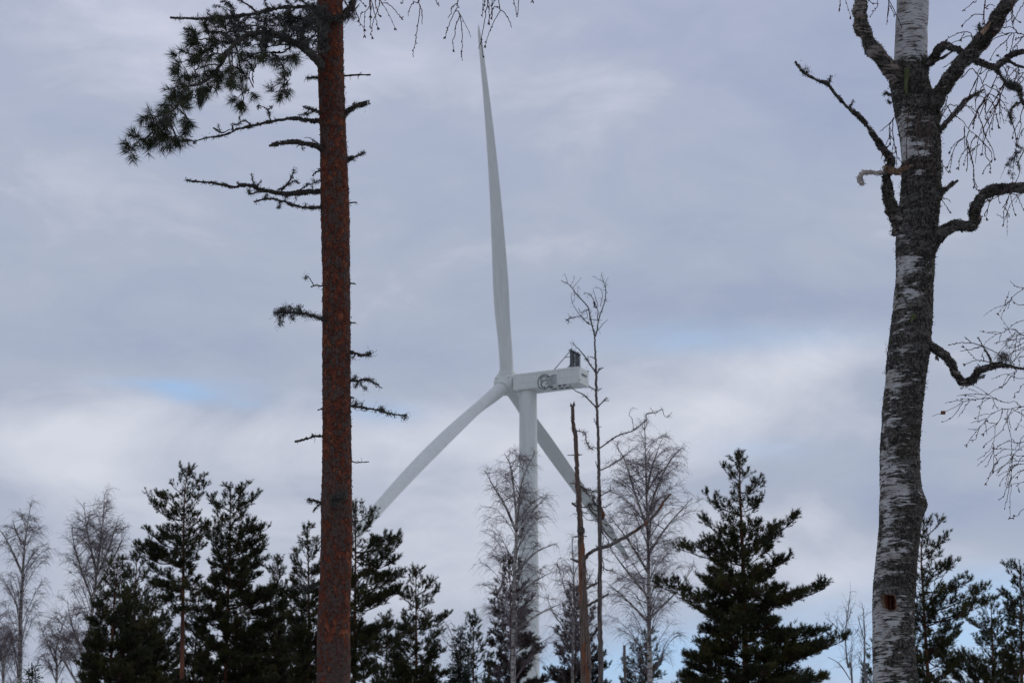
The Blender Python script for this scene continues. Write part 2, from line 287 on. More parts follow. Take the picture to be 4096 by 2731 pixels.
# ------------------------------------------------------------------ wind turbine, 620 m away
def turbine():
    AZ, TILT, PH, R = math.radians(62.93), math.radians(6.35), math.radians(-10.7), 84.5
    H = at(2026.7, 1532.1, 620.0)
    Fd = np.array([-math.sin(AZ) * math.cos(TILT), math.cos(AZ) * math.cos(TILT), math.sin(TILT)])
    Rt = np.array([math.cos(AZ), math.sin(AZ), 0.]); U = np.cross(Rt, Fd); Up = np.array([0, 0, 1.])
    B = np.array([math.sin(AZ), -math.cos(AZ), 0.])          # level, towards the rear of the nacelle
    tb = H + 5.6 * B; tb = np.array([tb[0], tb[1], 0.])
    root = thing('wind_turbine', 'tall white three-bladed wind turbine standing behind the treeline', 'wind turbine', tb)
    # tower
    mb = MB(); zt = H[2] - 2.75; n = 60; zs = np.linspace(0, zt, n); rs = 3.15 - (3.15 - 2.0) * np.clip((zs / zt - .1) / .9, 0, 1) ** .9
    P = np.stack([np.full(n, tb[0]), np.full(n, tb[1]), zs], 1); mb.tubes(P, rs, 64); tw = mb.build('tower', M['paint'], root)
    for zf in (.17, .35, .55, .76):
        mb = MB(); z = zt * zf; r = np.interp(z, zs, rs); mb.tubes(np.array([[tb[0], tb[1], z - .09], [tb[0], tb[1], z + .09]]), [r + .035, r + .035], 64); mb.build('flange_seam', M['under'], tw)
    mb = MB(); mb.box(tb + np.array([0, -3.13, 1.3]), np.array([1., 0, 0]), np.array([0, 1., 0]), Up, .55, .12, 1.15); mb.build('door', M['under'], root)
    # nacelle: a long box with rounded corners, raised lid line and a chamfered rear
    s0, s1, hw, zt_, zb = 2.75, 19.95, 2.62, 1.15, -2.72
    def sect(s, w, t, b, r, nn=5):
        pts = []
        for cx, cz, a0 in ((w - r, t - r, 0), (-(w - r), t - r, 90), (-(w - r), b + r, 180), (w - r, b + r, 270)):
            for i in range(nn):
                a_ = math.radians(a0 + 90 * i / (nn - 1)); pts.append(H + s * B + (cx + r * math.cos(a_)) * Rt + (cz + r * math.sin(a_)) * Up)
        return pts
    secs = [sect(s0, hw - .45, zt_ - .45, zb + .35, .3), sect(s0 + .25, hw - .1, zt_ - .12, zb + .08, .25), sect(s0 + .7, hw, zt_, zb, .16),
            sect(s0 + 4, hw, zt_, zb, .16), sect(s1 - 2.1, hw, zt_, zb, .16), sect(s1 - .1, hw, zt_, zb, .16), sect(s1, hw - .1, zt_ - .1, zb + .1, .12)]
    m_ = len(secs[0]); v = np.array(secs).reshape(-1, 3); f = []
    for i in range(len(secs) - 1):
        for j in range(m_): a_, b_ = i * m_ + j, i * m_ + (j + 1) % m_; f.append([a_, b_, b_ + m_, a_ + m_])
    mb = MB(); mb.add(v, f); mb.add(secs[0], [list(range(m_))[::-1]]); mb.add(secs[-1], [list(range(m_))])
    nac = mb.build('nacelle', M['paint'], root, smooth=False)
    c = lambda s, x, z: H + s * B + x * Rt + z * Up
    mb = MB()                                               # panel seams standing 3 cm proud
    for s in (s0 + 4.1, s1 - 5.2, s1 - 2.0): mb.box(c(s, 0, (zt_ + zb) / 2), B, Rt, Up, .035, hw + .03, (zt_ - zb) / 2 + .03)
    mb.box(c((s0 + s1) / 2 + 1.5, -hw - .01, .62), B, Rt, Up, 7.3, .03, .03); mb.box(c((s0 + s1) / 2 + 1, -hw - .01, -1.15), B, Rt, Up, 7.6, .02, .02)
    mb.build('panel_seam', M['collar'], nac)
    for s, w in ((s0 + 4.9, .8), (s0 + 8.5, .6), (s0 + 10.6, .6)):  # overwritten below by traced vents
        pass
    # things drawn on or cut in the side wall: intersect the sight line with the wall
    pn = -Rt; p0 = c(0, -hw - .03, 0)
    def onwall(cr, x, y, off=0.):
        d = ray(*sp(cr, x, y)); o = np.array([0, 0, CAMZ]); t = ((p0 - o) @ pn) / (d @ pn); return o + d * t + pn * off
    for x, y, hx in ((1196, 776, .34), (1329, 757, .27), (1402, 747, .27)):
        mb = MB(); mb.box(onwall('N', x, y, .05), B, pn, Up, hx * 1.35, .03, .17); mb.build('vent', M['dark'], nac)
    em = MB()
    def stroke(pts, w=.07, k=5):
        P = np.array([onwall('M', x, y, .05) for x, y in pts]); P, _ = smooth(P, np.ones(len(P)), k)
        T = unit(np.gradient(P, axis=0)); Nn = np.cross(T, pn); a_ = P + Nn * w; b_ = P - Nn * w; q = len(P)
        lo = np.concatenate([a_, b_]); hi = lo + pn * .03; v_ = np.concatenate([lo, hi]); f_ = []
        for i in range(q - 1):
            f_ += [[i, i + 1, q + i + 1, q + i], [2 * q + i, 3 * q + i, 3 * q + i + 1, 2 * q + i + 1], [i, 2 * q + i, 2 * q + i + 1, i + 1], [q + i, q + i + 1, 3 * q + i + 1, 3 * q + i]]
        em.add(v_, f_)
    stroke([(1150, 455), (1050, 360), (930, 280), (780, 250), (620, 275), (470, 370), (340, 520), (260, 700), (235, 900), (255, 1060), (330, 1220), (440, 1330), (560, 1400), (680, 1420), (820, 1390), (950, 1310), (1060, 1210), (1130, 1130)], .085)
    stroke([(420, 620), (500, 510), (620, 420), (760, 390), (880, 410), (1000, 460), (1110, 470), (1220, 420), (1360, 330), (1480, 295), (1600, 300), (1700, 330)], .085)
    stroke([(770, 560), (880, 580), (980, 625), (1090, 640), (1210, 610), (1340, 520), (1460, 460), (1580, 465), (1700, 505)])
    stroke([(500, 660), (600, 675), (680, 720), (740, 750), (800, 720), (900, 735), (1000, 785), (1110, 800), (1230, 760), (1370, 660), (1490, 625), (1600, 635), (1710, 665)])
    stroke([(800, 950), (855, 990), (920, 930), (1020, 945), (1120, 965), (1230, 930), (1370, 830), (1490, 785), (1600, 795), (1710, 830)])
    stroke([(970, 1085), (1080, 1120), (1180, 1110), (1300, 1040), (1420, 960), (1530, 940), (1620, 960), (1710, 990)])
    stroke([(465, 700), (470, 790), (505, 890), (490, 960), (450, 1030), (500, 1080), (550, 1120), (540, 1190), (580, 1260), (640, 1280), (700, 1260), (780, 1170)], .09, 3)
    stroke([(740, 1240), (750, 1310), (775, 1400)], .10, 2); stroke([(560, 780), (620, 790)], .05, 2); stroke([(590, 870), (625, 900), (600, 820), (600, 900)], .07, 2)
    em.build('emblem', M['ink'], nac, smooth=False)
    # openings under the floor, rear vent, corner lights
    for i, (s, x) in enumerate(((12.3, 0.2), (14.0, .35), (15.6, .5))):
        mb = MB(); mb.box(c(s, x, zb - .02), B, Rt, Up, .62, .45, .03); mb.build('floor_opening', M['dark'], nac)
    mb = MB(); mb.box(c(s1 + .06, .1, -.35), Rt, B, Up, 1.25, .12, .16); mb.build('rear_louvre', M['under'], nac)
    mb = MB(); mb.box(c(s1 + .15, .1, -.55), Rt, B, Up, 1.2, .03, .05); mb.build('louvre_gap', M['dark'], nac)
    for x, z in ((-hw + .3, zt_ - .05), (hw - .3, zt_ - .05), (-hw + .25, zb + .7)):
        mb = MB(); mb.box(c(s1 + .02, x, z), Rt, B, Up, .13, .1, .14); mb.build('lifting_lug', M['strut'], nac)
    mb = MB(); mb.tubes(np.array([c(s0 + 1.9, -1.2, zt_ - .05), c(s0 + 1.9, -1.2, zt_ + .28)]), [.75, .5], 20); mb.build('roof_dome', M['collar'], nac)
    # cooler tower with frame, braces and masts
    sc_, cz0, cz1 = s1 - 2.3, zt_, zt_ + 4.15
    cool = MB()
    for x in (-1.33, 1.33): cool.box(c(sc_, x, (cz0 + cz1) / 2 + .1), B, Rt, Up, .16, .93, (cz1 - cz0) / 2 - .25)
    cl = cool.build('cooler', M['dark'], nac, smooth=False)
    fr = MB()
    for x in (-2.3, -.32, .32, 2.3): fr.box(c(sc_ + .27, x, (cz0 + cz1) / 2), B, Rt, Up, .06, .035, (cz1 - cz0) / 2)
    fr.box(c(sc_, 0, cz1), B, Rt, Up, .42, 2.5, .09); fr.box(c(sc_, 0, cz0 + .25), B, Rt, Up, .3, 2.4, .06)
    fr.tubes(np.array([c(sc_ + .35, -2.2, cz0 + .3), c(sc_ + .35, 2.25, cz1 - .2)]), [.06, .06], 6)
    fr.tubes(np.array([c(sc_ + .33, 2.2, cz0 + .3), c(sc_ + .33, -2.2, cz1 - .2)]), [.04, .04], 6)
    for x in (-2.2, 2.2):
        fr.tubes(np.array([c(sc_ - 4.3, x * .95, zt_), c(sc_ - .2, x, cz1 - .3)]), [.11, .09], 6); fr.tubes(np.array([c(sc_ - 1.5, x, cz0 + 2.6), c(sc_ - .1, x, cz0 + 2.6)]), [.09, .09], 6)
    fr.build('cooler_frame', M['strut'], cl, smooth=False) if False else fr.build('cooler_frame', M['strut'], nac, smooth=False)
    for x, h in ((-1.5, 1.6), (-.4, .9), (.5, 1.7), (1.5, .35)):
        mb = MB(); mb.tubes(np.array([c(sc_, x, cz1), c(sc_, x, cz1 + h)]), [.045, .03], 5); mb.build('mast', M['strut'], nac)
    for x in (-1.9, 1.75):
        mb = MB(); mb.tubes(np.array([c(sc_, x, cz1), c(sc_, x, cz1 + .45)]), [.24, .2], 12); mb.build('warning_lamp', M['strut'], nac)
    # hub / spinner
    prof = [(-3.0, .35), (-2.95, .9), (-2.6, 1.55), (-2.0, 2.1), (-1.2, 2.4), (-.2, 2.52), (1.0, 2.5), (2.1, 2.42), (2.5, 2.2), (2.55, 1.9)]
    prof = [(-s * 1.0, r) for s, r in prof]; mb = MB(); nn = 48
    v = [H + s * Fd + r * (math.cos(t) * U + math.sin(t) * Rt) for s, r in prof for t in np.linspace(0, 2 * math.pi, nn, endpoint=False)]
    f = [[i * nn + j, i * nn + (j + 1) % nn, (i + 1) * nn + (j + 1) % nn, (i + 1) * nn + j] for i in range(len(prof) - 1) for j in range(nn)]
    mb.add(v, f); mb.add(v[:nn], [list(range(nn))]); mb.add(v[-nn:], [list(range(nn))[::-1]])
    hub = mb.build('hub', M['collar'], root)
    mb = MB(); mb.tubes(np.array([H - 1.8 * Fd, H - 3.6 * Fd]), [1.9, 1.9], 32); mb.build('main_shaft_cover', M['under'], root)
    for t in np.radians([-70, -110, -40, 20, 150]):
        for s in (1.9, -1.6):
            p = H + s * Fd + (np.interp(-s, [x for x, _ in prof][::-1] if False else sorted(-q[0] for q in prof), [r for _, r in sorted((-q[0], q[1]) for q in prof)]) + .02) * (math.cos(t) * U + math.sin(t) * Rt)
            mb = MB(); mb.tubes(np.array([p - .05 * (math.cos(t) * U + math.sin(t) * Rt), p + .05 * (math.cos(t) * U + math.sin(t) * Rt)]), [.13, .13], 10)
            mb.build('hub_bolt', M['strut'], hub)
    # blades
    for k_, (o, bul) in enumerate(((8.7, 0.), (2.9, .3), (3.4, 2.7))):
        a_ = PH + k_ * 2 * math.pi / 3; Rd = math.cos(a_) * U + math.sin(a_) * Rt; Tg = -math.sin(a_) * U + math.cos(a_) * Rt
        mb = MB(); ns = 70; m2 = 28; ts = np.linspace(0, 1, ns) ** .9; rings = []
        for t in ts:
            r = 1.2 + (R - 1.2) * t
            ch = np.interp(t, [0, .05, .12, .2, .27, .4, .55, .7, .85, .94, .98, 1], [3.2, 3.2, 3.5, 4.1, 4.3, 4.0, 3.4, 2.85, 2.2, 1.65, 1.1, .25])
            th = np.interp(t, [0, .05, .12, .2, .3, .5, .7, .9, 1], [3.2, 3.15, 2.3, 1.5, 1.05, .62, .38, .2, .04])
            tw_ = math.radians(np.interp(t, [0, .2, .35, .5, .7, .85, 1], [86, 92, 99, 105, 111, 116, 118]))
            cd_ = math.cos(tw_) * Tg - math.sin(tw_) * Fd; td = np.cross(Rd, cd_)
            cen = H + r * Rd + (o * (.55 * t * t + .45 * t) + bul * 4 * t * (1 - t)) * Fd
            bl_ = np.clip((t - .04) / .16, 0, 1); bl_ = bl_ * bl_ * (3 - 2 * bl_); q = []
            for j in range(m2):
                an = 2 * math.pi * j / m2; x = .5 * math.cos(an)
                yy = .5 * math.sin(an) * (1 if True else 0); af = .5 * math.sin(an) * (1 - .62 * max(0, -math.cos(an)) ** 1.2) + .05 * (1 - (2 * x) ** 2)
                y2 = yy * (1 - bl_) + af * bl_; q.append(cen + cd_ * (x + .13 * bl_) * ch * -1 + td * y2 * th)
            rings.append(q)
        v = np.array(rings).reshape(-1, 3); f = [[i * m2 + j, i * m2 + (j + 1) % m2, (i + 1) * m2 + (j + 1) % m2, (i + 1) * m2 + j] for i in range(ns - 1) for j in range(m2)]
        mb.add(v, f); mb.add(rings[-1], [list(range(m2))]); mb.build('blade', M['paint'], root)
        mb = MB(); mb.tubes(np.array([H + 1.3 * Rd, H + 2.55 * Rd, H + 2.75 * Rd]), [2.0, 1.98, 1.85], 40); mb.build('blade_collar', M['collar'], hub)
turbine()

# ------------------------------------------------------------------ needles and lichen
def tufts(mb, pos, dr, ln, nn=24, nl=.06, w=.006, spread=.9, mi=0, up=.15):
    pos = np.asarray(pos); dr = unit(np.asarray(dr)); n = len(pos); ln = np.broadcast_to(ln, (n,))
    P = np.repeat(pos, nn, 0); Dd = np.repeat(dr, nn, 0); Ln = np.repeat(ln, nn); m = n * nn
    t = RNG.random(m); o = P + Dd * (t * Ln)[:, None]
    r = rvec(m); r = unit(r - (r * Dd).sum(1, keepdims=True) * Dd)
    d = unit(Dd * (.55 + .5 * t)[:, None] + r * spread + np.array([0, 0, up])); l = nl * (.75 + .5 * RNG.random(m))
    s = unit(np.cross(d, rvec(m))) * (w / 2); mb.tris(o - s, o + s, o + d * l[:, None], mi)
def lichen(mb, pos, n, size, w=.0016, mi=0):
    """small crooked shrubby tufts of lichen scattered round each point"""
    pos = np.repeat(np.asarray(pos).reshape(-1, 3), n, 0); m = len(pos); o = pos + RNG.normal(size=(m, 3)) * size * .45
    d = rvec(m) + np.array([0, 0, -.25]); d = unit(d); l = size * (.3 + .8 * RNG.random(m)); s = unit(np.cross(d, rvec(m))) * w
    k = o + d * l[:, None] * .55; e2 = k + unit(d + rvec(m) * .8) * l[:, None] * .5
    mb.tris(o - s, o + s, k + s, mi); mb.tris(k - s * .9, k + s * .9, e2, mi)
def wob(P, amp):
    P = P.copy(); P[1:-1] += RNG.normal(size=P[1:-1].shape) * amp; return P

# ------------------------------------------------------------------ big trunks as displaced grids
def trunk_mesh(prof, Y, base_r, top_ext, fine=.005, cols=120, amp=lambda z, a: (.002, .004), extra=None):
    """prof: (src y, left x, right x). The stem is carried down to the snow and up beyond the frame."""
    C = np.array([at((l + r) / 2, y, Y) for y, l, r in prof]); Rr = np.array([(r - l) / 2 * Y * 1.03 / F for y, l, r in prof])
    o = np.argsort(C[:, 2]); C = C[o]; Rr = Rr[o]
    zlo, zhi = C[0, 2], C[-1, 2]
    zs = np.concatenate([np.linspace(-.25, zlo - .3, 40), np.arange(zlo - .28, zhi + .25, fine), np.linspace(zhi + .3, zhi + top_ext, 60)])
    Ck = np.vstack([[C[0, 0] * 1.0, Y, -.25], C, [C[-1, 0] + (C[-1, 0] - C[-2, 0]) * 2, Y, zhi + top_ext]])
    Rk = np.concatenate([[base_r], Rr, [Rr[-1] * .55]])
    def sm(z, a):   # smooth interpolation
        return np.interp(z, Ck[:, 2], a)
    x0 = sm(zs, Ck[:, 0]); y0 = sm(zs, Ck[:, 1]); r0 = sm(zs, Rk)
    kern = np.ones(25) / 25
    for arr in (x0, r0):
        p = np.pad(arr, 12, mode='edge'); arr[:] = np.convolve(p, kern, 'valid')
    V = np.zeros((len(zs), cols, 3)); angs = np.linspace(0, 2 * math.pi, cols, endpoint=False); info = np.zeros((len(zs), cols))
    for i, z in enumerate(zs):
        for j, a in enumerate(angs):
            ca, sa = math.cos(a), math.sin(a); p = Vector((ca * r0[i], sa * r0[i], z))
            d, inf = extra(z, a, p, r0[i]); V[i, j] = (x0[i] + ca * (r0[i] + d), y0[i] + sa * (r0[i] + d), z); info[i, j] = inf
    n, m = len(zs), cols; idx = np.arange(n * m).reshape(n, m); A = idx[:-1]; B = np.roll(idx, -1, 1)[:-1]; Cc = np.roll(idx, -1, 1)[1:]; Dd = idx[1:]
    mb = MB(); mb.add(V.reshape(-1, 3), np.stack([A, B, Cc, Dd], -1).reshape(-1, 4)); mb.add(V[-1], [list(range(m))])
    f = lambda z: (np.interp(z, zs, x0), np.interp(z, zs, y0), np.interp(z, zs, r0))
    return mb, f, info.ravel(), m

# ------------------------------------------------------------------ the red-barked pine on the left
YP = 16.4
pine_prof = [(0, 1268.6, 1371.6), (271, 1273, 1377), (542, 1281, 1388), (850, 1285, 1399), (1143, 1290.5, 1402), (1510, 1290.5, 1404),
             (1877, 1290, 1407), (2006, 1287, 1406), (2165, 1286, 1409), (2324, 1281, 1402), (2483, 1272, 1397), (2731, 1270, 1397)]
def pine_extra(z, a, p, r):
    d = .0035 * mn.noise(p * 28) + .0042 * abs(mn.noise(Vector((p.x * 70, p.y * 70, p.z * 38)))) + .002 * mn.noise(p * 130) + .008 * mn.noise(Vector((p.x * 4, p.y * 4, p.z * 1.2)))
    return d, 0
pb = at(1333, 2731, YP)
pine = thing('pine_tree', 'tall pine with flaking red-orange bark, dead snags and one green bough, left foreground', 'tree', (pb[0], YP, 0))
mb, pf, _, _ = trunk_mesh(pine_prof, YP, .125, 3.5, extra=pine_extra)
# loose curled flakes of bark
n = 2600; zz = RNG.uniform(3.2, 8.9, n); aa = RNG.uniform(0, 2 * np.pi, n); xs, ys, rs = pf(zz)
nrm = np.stack([np.cos(aa), np.sin(aa), np.zeros(n)], 1); tan = np.stack([-np.sin(aa), np.cos(aa), np.zeros(n)], 1); P = np.stack([xs, ys, zz], 1) + nrm * (rs + .002)[:, None]
w_ = RNG.uniform(.003, .009, n)[:, None]; h_ = RNG.uniform(.005, .016, n)[:, None]; lift = RNG.uniform(.001, .010, n)[:, None]; sgn = np.sign(RNG.normal(size=(n, 1)))
q = np.stack([P - tan * w_, P + tan * w_, P + tan * w_ * .7 + np.array([0, 0, 1.]) * h_ * sgn + nrm * lift, P - tan * w_ * .8 + np.array([0, 0, 1.]) * h_ * sgn * .8 + nrm * lift * .8], 1)
mb.add(q.reshape(-1, 3), np.arange(4 * n).reshape(-1, 4))
mb.build('trunk', M['pine'], pine)

def dead(parent, cr, main, r, subs=(), Y=YP, dy=0., lich=0.6, name='dead_branch', m='dryb', lm='lichen', lsz=.022, taper=.45, Yt=None, label=None):
    """a traced branch with its side twigs in one mesh, and its lichen as a sub-part"""
    mb = MB(); s = pxm(Y, cr); P = trace(cr, main, Y, Y + dy); n = len(P); rr = rad(r, n) * s if not np.isscalar(r) else np.linspace(r, r * taper, n) * s
    P, rr = smooth(P, rr, 6); rr = rr * (1 + RNG.normal(size=len(rr)) * np.where(rr > .015, .045, .15)); rr[:4] *= np.array([1.7, 1.45, 1.2, 1.1]); P = wob(P, s * 1.3)
    if rr.max() > .015:
        g_ = np.array([[mn.noise(Vector((i * .31, k * 9.1, len(P) * .7))) for k in range(4)] for i in range(len(P))]); P[2:] += g_[2:, :3] * np.minimum(.011, rr[2:, None] * .5); rr = rr * (1 + g_[:, 3] * .28)
    mb.tubes(P, rr, 11); LP = [P]; tot = [(P, rr)]
    for sb in subs:
        pts, r2 = sb if isinstance(sb, tuple) and isinstance(sb[0], list) else (sb, 4)
        p0 = cpt(cr, *pts[0], Y); j = np.argmin(((P[:, [0, 2]] - p0[[0, 2]]) ** 2).sum(1)); Yb = P[j, 1]
        Q = trace(cr, pts, Yb, Yb + RNG.uniform(-.12, .12)); rq = np.linspace(r2, max(1.2, r2 * .4), len(Q)) * s
        Q, rq = smooth(Q, rq, 5); Q = wob(Q, s * 1.3); mb.tubes(Q, rq * (1 + RNG.normal(size=len(rq)) * .12), 6); LP.append(Q)
    for j in range(2, len(P) - 1):
        if RNG.random() < .35 * lich: d = rvec(1)[0]; q_ = min(rr[j], .008); mb.tubes(np.array([P[j] + d * (rr[j] - q_), P[j] + d * (rr[j] + q_ * .5), P[j] + d * (rr[j] + q_ * .9)]), [q_ * .8, q_ * .7, q_ * .2], 5)
    big_ = rr > .010
    if big_.sum() > 3:
        n_ = int(big_.sum() * 55); jj = RNG.choice(np.where(big_)[0], n_); tg = unit(np.gradient(P, axis=0))[jj]; nr = rvec(n_); nr = unit(nr - (nr * tg).sum(1, keepdims=True) * tg); sd2 = np.cross(tg, nr)
        o_ = P[jj] + tg * RNG.uniform(-.02, .02, (n_, 1)) + nr * rr[jj][:, None]; w2 = RNG.uniform(.002, .005, (n_, 1)); h2 = RNG.uniform(.003, .009, (n_, 1)) * np.sign(RNG.normal(size=(n_, 1))); l2 = RNG.uniform(.001, .007, (n_, 1))
        qq = np.stack([o_ - sd2 * w2, o_ + sd2 * w2, o_ + sd2 * w2 * .6 + tg * h2 + nr * l2, o_ - sd2 * w2 * .7 + tg * h2 + nr * l2 * .6], 1); mb.add(qq.reshape(-1, 3), np.arange(4 * n_).reshape(-1, 4))
    # short snapped spurs
    for i in range(int(len(P) * .28)):
        j = RNG.integers(2, len(P) - 1); d = rvec(1)[0]; l = RNG.uniform(.01, .04); mb.tubes(np.array([P[j], P[j] + d * l * .6, P[j] + (d + rvec(1)[0] * .4) * l]), [rr[j] * .45, rr[j] * .3, .0006], 4)
    o = mb.build(name, M[m], parent)
    if label: o['label'] = label
    if lich > 0:
        lb = MB(); A = np.concatenate(LP); k = RNG.random(len(A)) < lich * (.35 + .9 * (np.array([mn.noise(Vector(a) * 7) for a in A]) + .3))
        A = A[k]
        if len(A): lichen(lb, A, 22, lsz * .62, .0032); lichen(lb, A[RNG.random(len(A)) < .25], 14, lsz * 1.1, .0016); lb.build('lichen', M[lm], o)
    return o
dead(pine, 'A', [(1520, 62), (1350, 55), (1180, 62), (1000, 100), (860, 122), (720, 130), (600, 138), (480, 138), (372, 132)], [15, 13, 12, 11, 9, 8],
     [([(850, 200), (845, 120), (835, 60), (795, 18), (752, 12)], 6), ([(1010, 92), (960, 50), (905, 15), (870, -5)], 9), ([(850, 118), (790, 65), (740, 50), (695, 48)], 4),
      ([(1130, 60), (1105, 20)], 5), ([(575, 138), (575, 95)], 5), ([(1290, 60), (1240, 20), (1215, -10)], 5), ([(1400, 60), (1350, 10), (1320, -10)], 6)], dy=-.5, lich=1.0)
dead(pine, 'A', [(1500, 893), (1460, 892), (1380, 885), (1290, 878), (1200, 882), (1100, 902), (1000, 926), (900, 945), (850, 962), (790, 990), (730, 1005), (650, 1015), (590, 1032), (545, 1042), (470, 1025)], [16, 12, 10, 9, 6, 3],
     [([(1110, 890), (1100, 840), (1085, 808), (1030, 780), (1015, 812)], 6), ([(1088, 810), (1128, 783)], 6), ([(888, 905), (885, 860), (925, 808)], 5), ([(690, 945), (750, 980), (812, 955)], 8), ([(735, 960), (725, 925)], 5),
      ([(830, 960), (832, 925)], 14), ([(965, 922), (920, 890), (860, 920), (830, 920)], 6), ([(1345, 880), (1340, 862)], 5), ([(545, 1045), (550, 1055)], 2)], dy=.5, lich=.45)
dead(pine, 'A', [(1530, 1118), (1500, 1102), (1450, 1082), (1380, 1062), (1300, 1050), (1220, 1052), (1150, 1064), (1105, 1076)], [20, 16, 15, 13, 10],
     [([(1475, 1065), (1420, 1030), (1385, 1015), (1360, 1020)], 4), ([(1330, 1060), (1300, 1090)], 6), ([(1335, 1065), (1350, 1098)], 5)], dy=-.3, lich=.3)
dead(pine, 'A', [(1500, 838), (1475, 832), (1430, 812), (1390, 802), (1350, 785)], [12, 9, 6], [([(1440, 820), (1400, 832), (1370, 850), (1328, 848)], 4), ([(1380, 820), (1365, 845)], 3)], dy=-.2, lich=.6)
dead(pine, 'A', [(1485, 575), (1465, 573), (1420, 575), (1380, 575)], [9, 7, 6], [], lich=.5)
dead(pine, 'A', [(1500, 1250), (1490, 1255), (1450, 1270), (1420, 1298)], [8, 6, 6], [([(1485, 1255), (1450, 1245)], 3)], lich=.1)
dead(pine, 'A', [(1570, 1455), (1545, 1432), (1500, 1412), (1430, 1415), (1370, 1418), (1290, 1430), (1200, 1430), (1120, 1415), (1030, 1400), (980, 1375), (900, 1365), (860, 1380), (780, 1370), (700, 1350), (620, 1345), (550, 1340), (490, 1330)], [17, 15, 15, 13, 10, 9, 7],
     [([(1030, 1400), (985, 1350), (970, 1278)], 8), ([(1010, 1375), (1045, 1335)], 6), ([(1190, 1405), (1240, 1350), (1265, 1310), (1288, 1256)], 9), ([(1170, 1400), (1230, 1370), (1290, 1335), (1320, 1352)], 7),
      ([(1290, 1425), (1380, 1370), (1478, 1335)], 6), ([(1050, 1405), (960, 1430), (950, 1400)], 7), ([(1420, 1412), (1425, 1335)], 5), ([(1380, 1370), (1375, 1350)], 4), ([(875, 1365), (870, 1345)], 6), ([(1240, 1430), (1225, 1465)], 5), ([(1290, 1430), (1305, 1485)], 4)], dy=.4, lich=1.0)
dead(pine, 'A', [(1500, 1528), (1485, 1530), (1420, 1535), (1350, 1530), (1270, 1510), (1200, 1485), (1120, 1468), (1050, 1475), (990, 1490)], [12, 10, 9, 8, 7],
     [([(1180, 1480), (1178, 1520), (1165, 1540)], 5), ([(1365, 1530), (1370, 1508)], 4), ([(1075, 1468), (1085, 1430)], 4)], dy=-.2, lich=.8)
dead(pine, 'A', [(1640, 562), (1665, 560), (1720, 556), (1850, 553)], [10, 8, 7], [([(1762, 556), (1785, 532)], 4), ([(1770, 556), (1755, 572)], 3)], lich=.05)
dead(pine, 'A', [(1640, 850), (1670, 828), (1700, 810), (1760, 778), (1820, 760)], [18, 14, 14, 13], [([(1735, 790), (1728, 760)], 7)], lich=1.0, lsz=.03)
dead(pine, 'A', [(1670, 1185), (1690, 1172), (1740, 1155), (1805, 1130)], [14, 11, 7], [([(1690, 1180), (1725, 1183)], 4), ([(1780, 1145), (1790, 1125)], 4)], lich=.7)
dead(pine, 'A', [(1680, 1497), (1700, 1497), (1750, 1495)], [8, 7, 5], [], lich=.1)
dead(pine, 'A', [(1600, 130), (1660, 95), (1700, 60), (1720, 20), (1715, -30)], [26, 20, 11], [([(1650, 130), (1710, 100), (1745, 60), (1768, 30)], 9), ([(1650, 150), (1700, 120), (1720, 130)], 7), ([(1690, 60), (1665, 20), (1660, -10)], 8)], lich=1.0, lsz=.04)
dead(pine, 'B', [(825, 402), (805, 400), (770, 398), (740, 403)], [5, 4, 4], [([(757, 397), (740, 368), (728, 352), (708, 342)], 3), ([(714, 350), (712, 362)], 3)], lich=.2)
dead(pine, 'B', [(850, 590), (830, 585), (790, 575), (740, 558), (690, 550), (620, 545), (570, 540), (548, 548)], [9, 7, 6, 5, 5],
     [([(690, 550), (675, 535), (682, 515)], 3), ([(640, 545), (600, 530), (565, 530)], 4), ([(660, 548), (640, 525), (625, 518)], 3), ([(630, 548), (640, 580)], 4), ([(600, 545), (575, 570), (577, 610)], 4)], dy=-.3, lich=1.0, lsz=.035)
dead(pine, 'B', [(915, 755), (950, 757), (985, 768), (1020, 777), (1070, 770)], [9, 8, 7, 3], [([(985, 768), (968, 798)], 4), ([(1030, 776), (1050, 772), (1072, 766)], 2)], lich=.9, lsz=.03)
dead(pine, 'B', [(905, 912), (960, 915), (1000, 918), (1025, 912), (1060, 912), (1100, 938), (1130, 958)], [7, 5, 4, 2.5], [([(965, 912), (990, 895)], 3), ([(1010, 932), (1040, 962)], 2), ([(1000, 925), (983, 948)], 4), ([(1055, 912), (1082, 908)], 3)], lich=.7)
dead(pine, 'B', [(920, 1050), (960, 1052), (1000, 1060), (1080, 1072), (1150, 1087), (1210, 1102), (1265, 1103)], [8, 6, 5, 5, 4], [([(975, 1050), (990, 1032)], 3), ([(1015, 1060), (1020, 1033)], 4), ([(1128, 1080), (1130, 1065)], 3), ([(1255, 1105), (1257, 1120)], 2)], lich=.8, lsz=.03)
dead(pine, 'B', [(830, 1218), (805, 1219), (760, 1220), (710, 1235), (652, 1248)], [6, 5, 6, 6], [([(760, 1220), (748, 1212)], 3), ([(670, 1247), (668, 1260)], 2)], lich=.25)
dead(pine, 'B', [(955, 1356), (975, 1359), (1000, 1362), (1058, 1358)], [4, 3, 3], [], lich=0)
for c_, p_ in (('B', [(945, 386), (965, 387), (987, 390)]), ('B', [(948, 598), (965, 600), (985, 602)]), ('B', [(812, 1078), (798, 1070), (779, 1078)]), ('H', [(290, 353), (320, 354), (352, 357)]), ('B', [(955, 1008), (979, 1008)])):
    dead(pine, c_, p_, [7, 5, 3] if c_ == 'H' else [5, 3.5], [], lich=0, name='branch_stub')
dead(pine, 'H', [(100, 214), (65, 210), (30, 195), (5, 188), (-25, 192)], [9, 8, 6], [([(60, 214), (30, 240), (5, 282)], 7), ([(-5, 190), (-30, 175), (-35, 200), (-5, 205)], 4)], lich=.6)
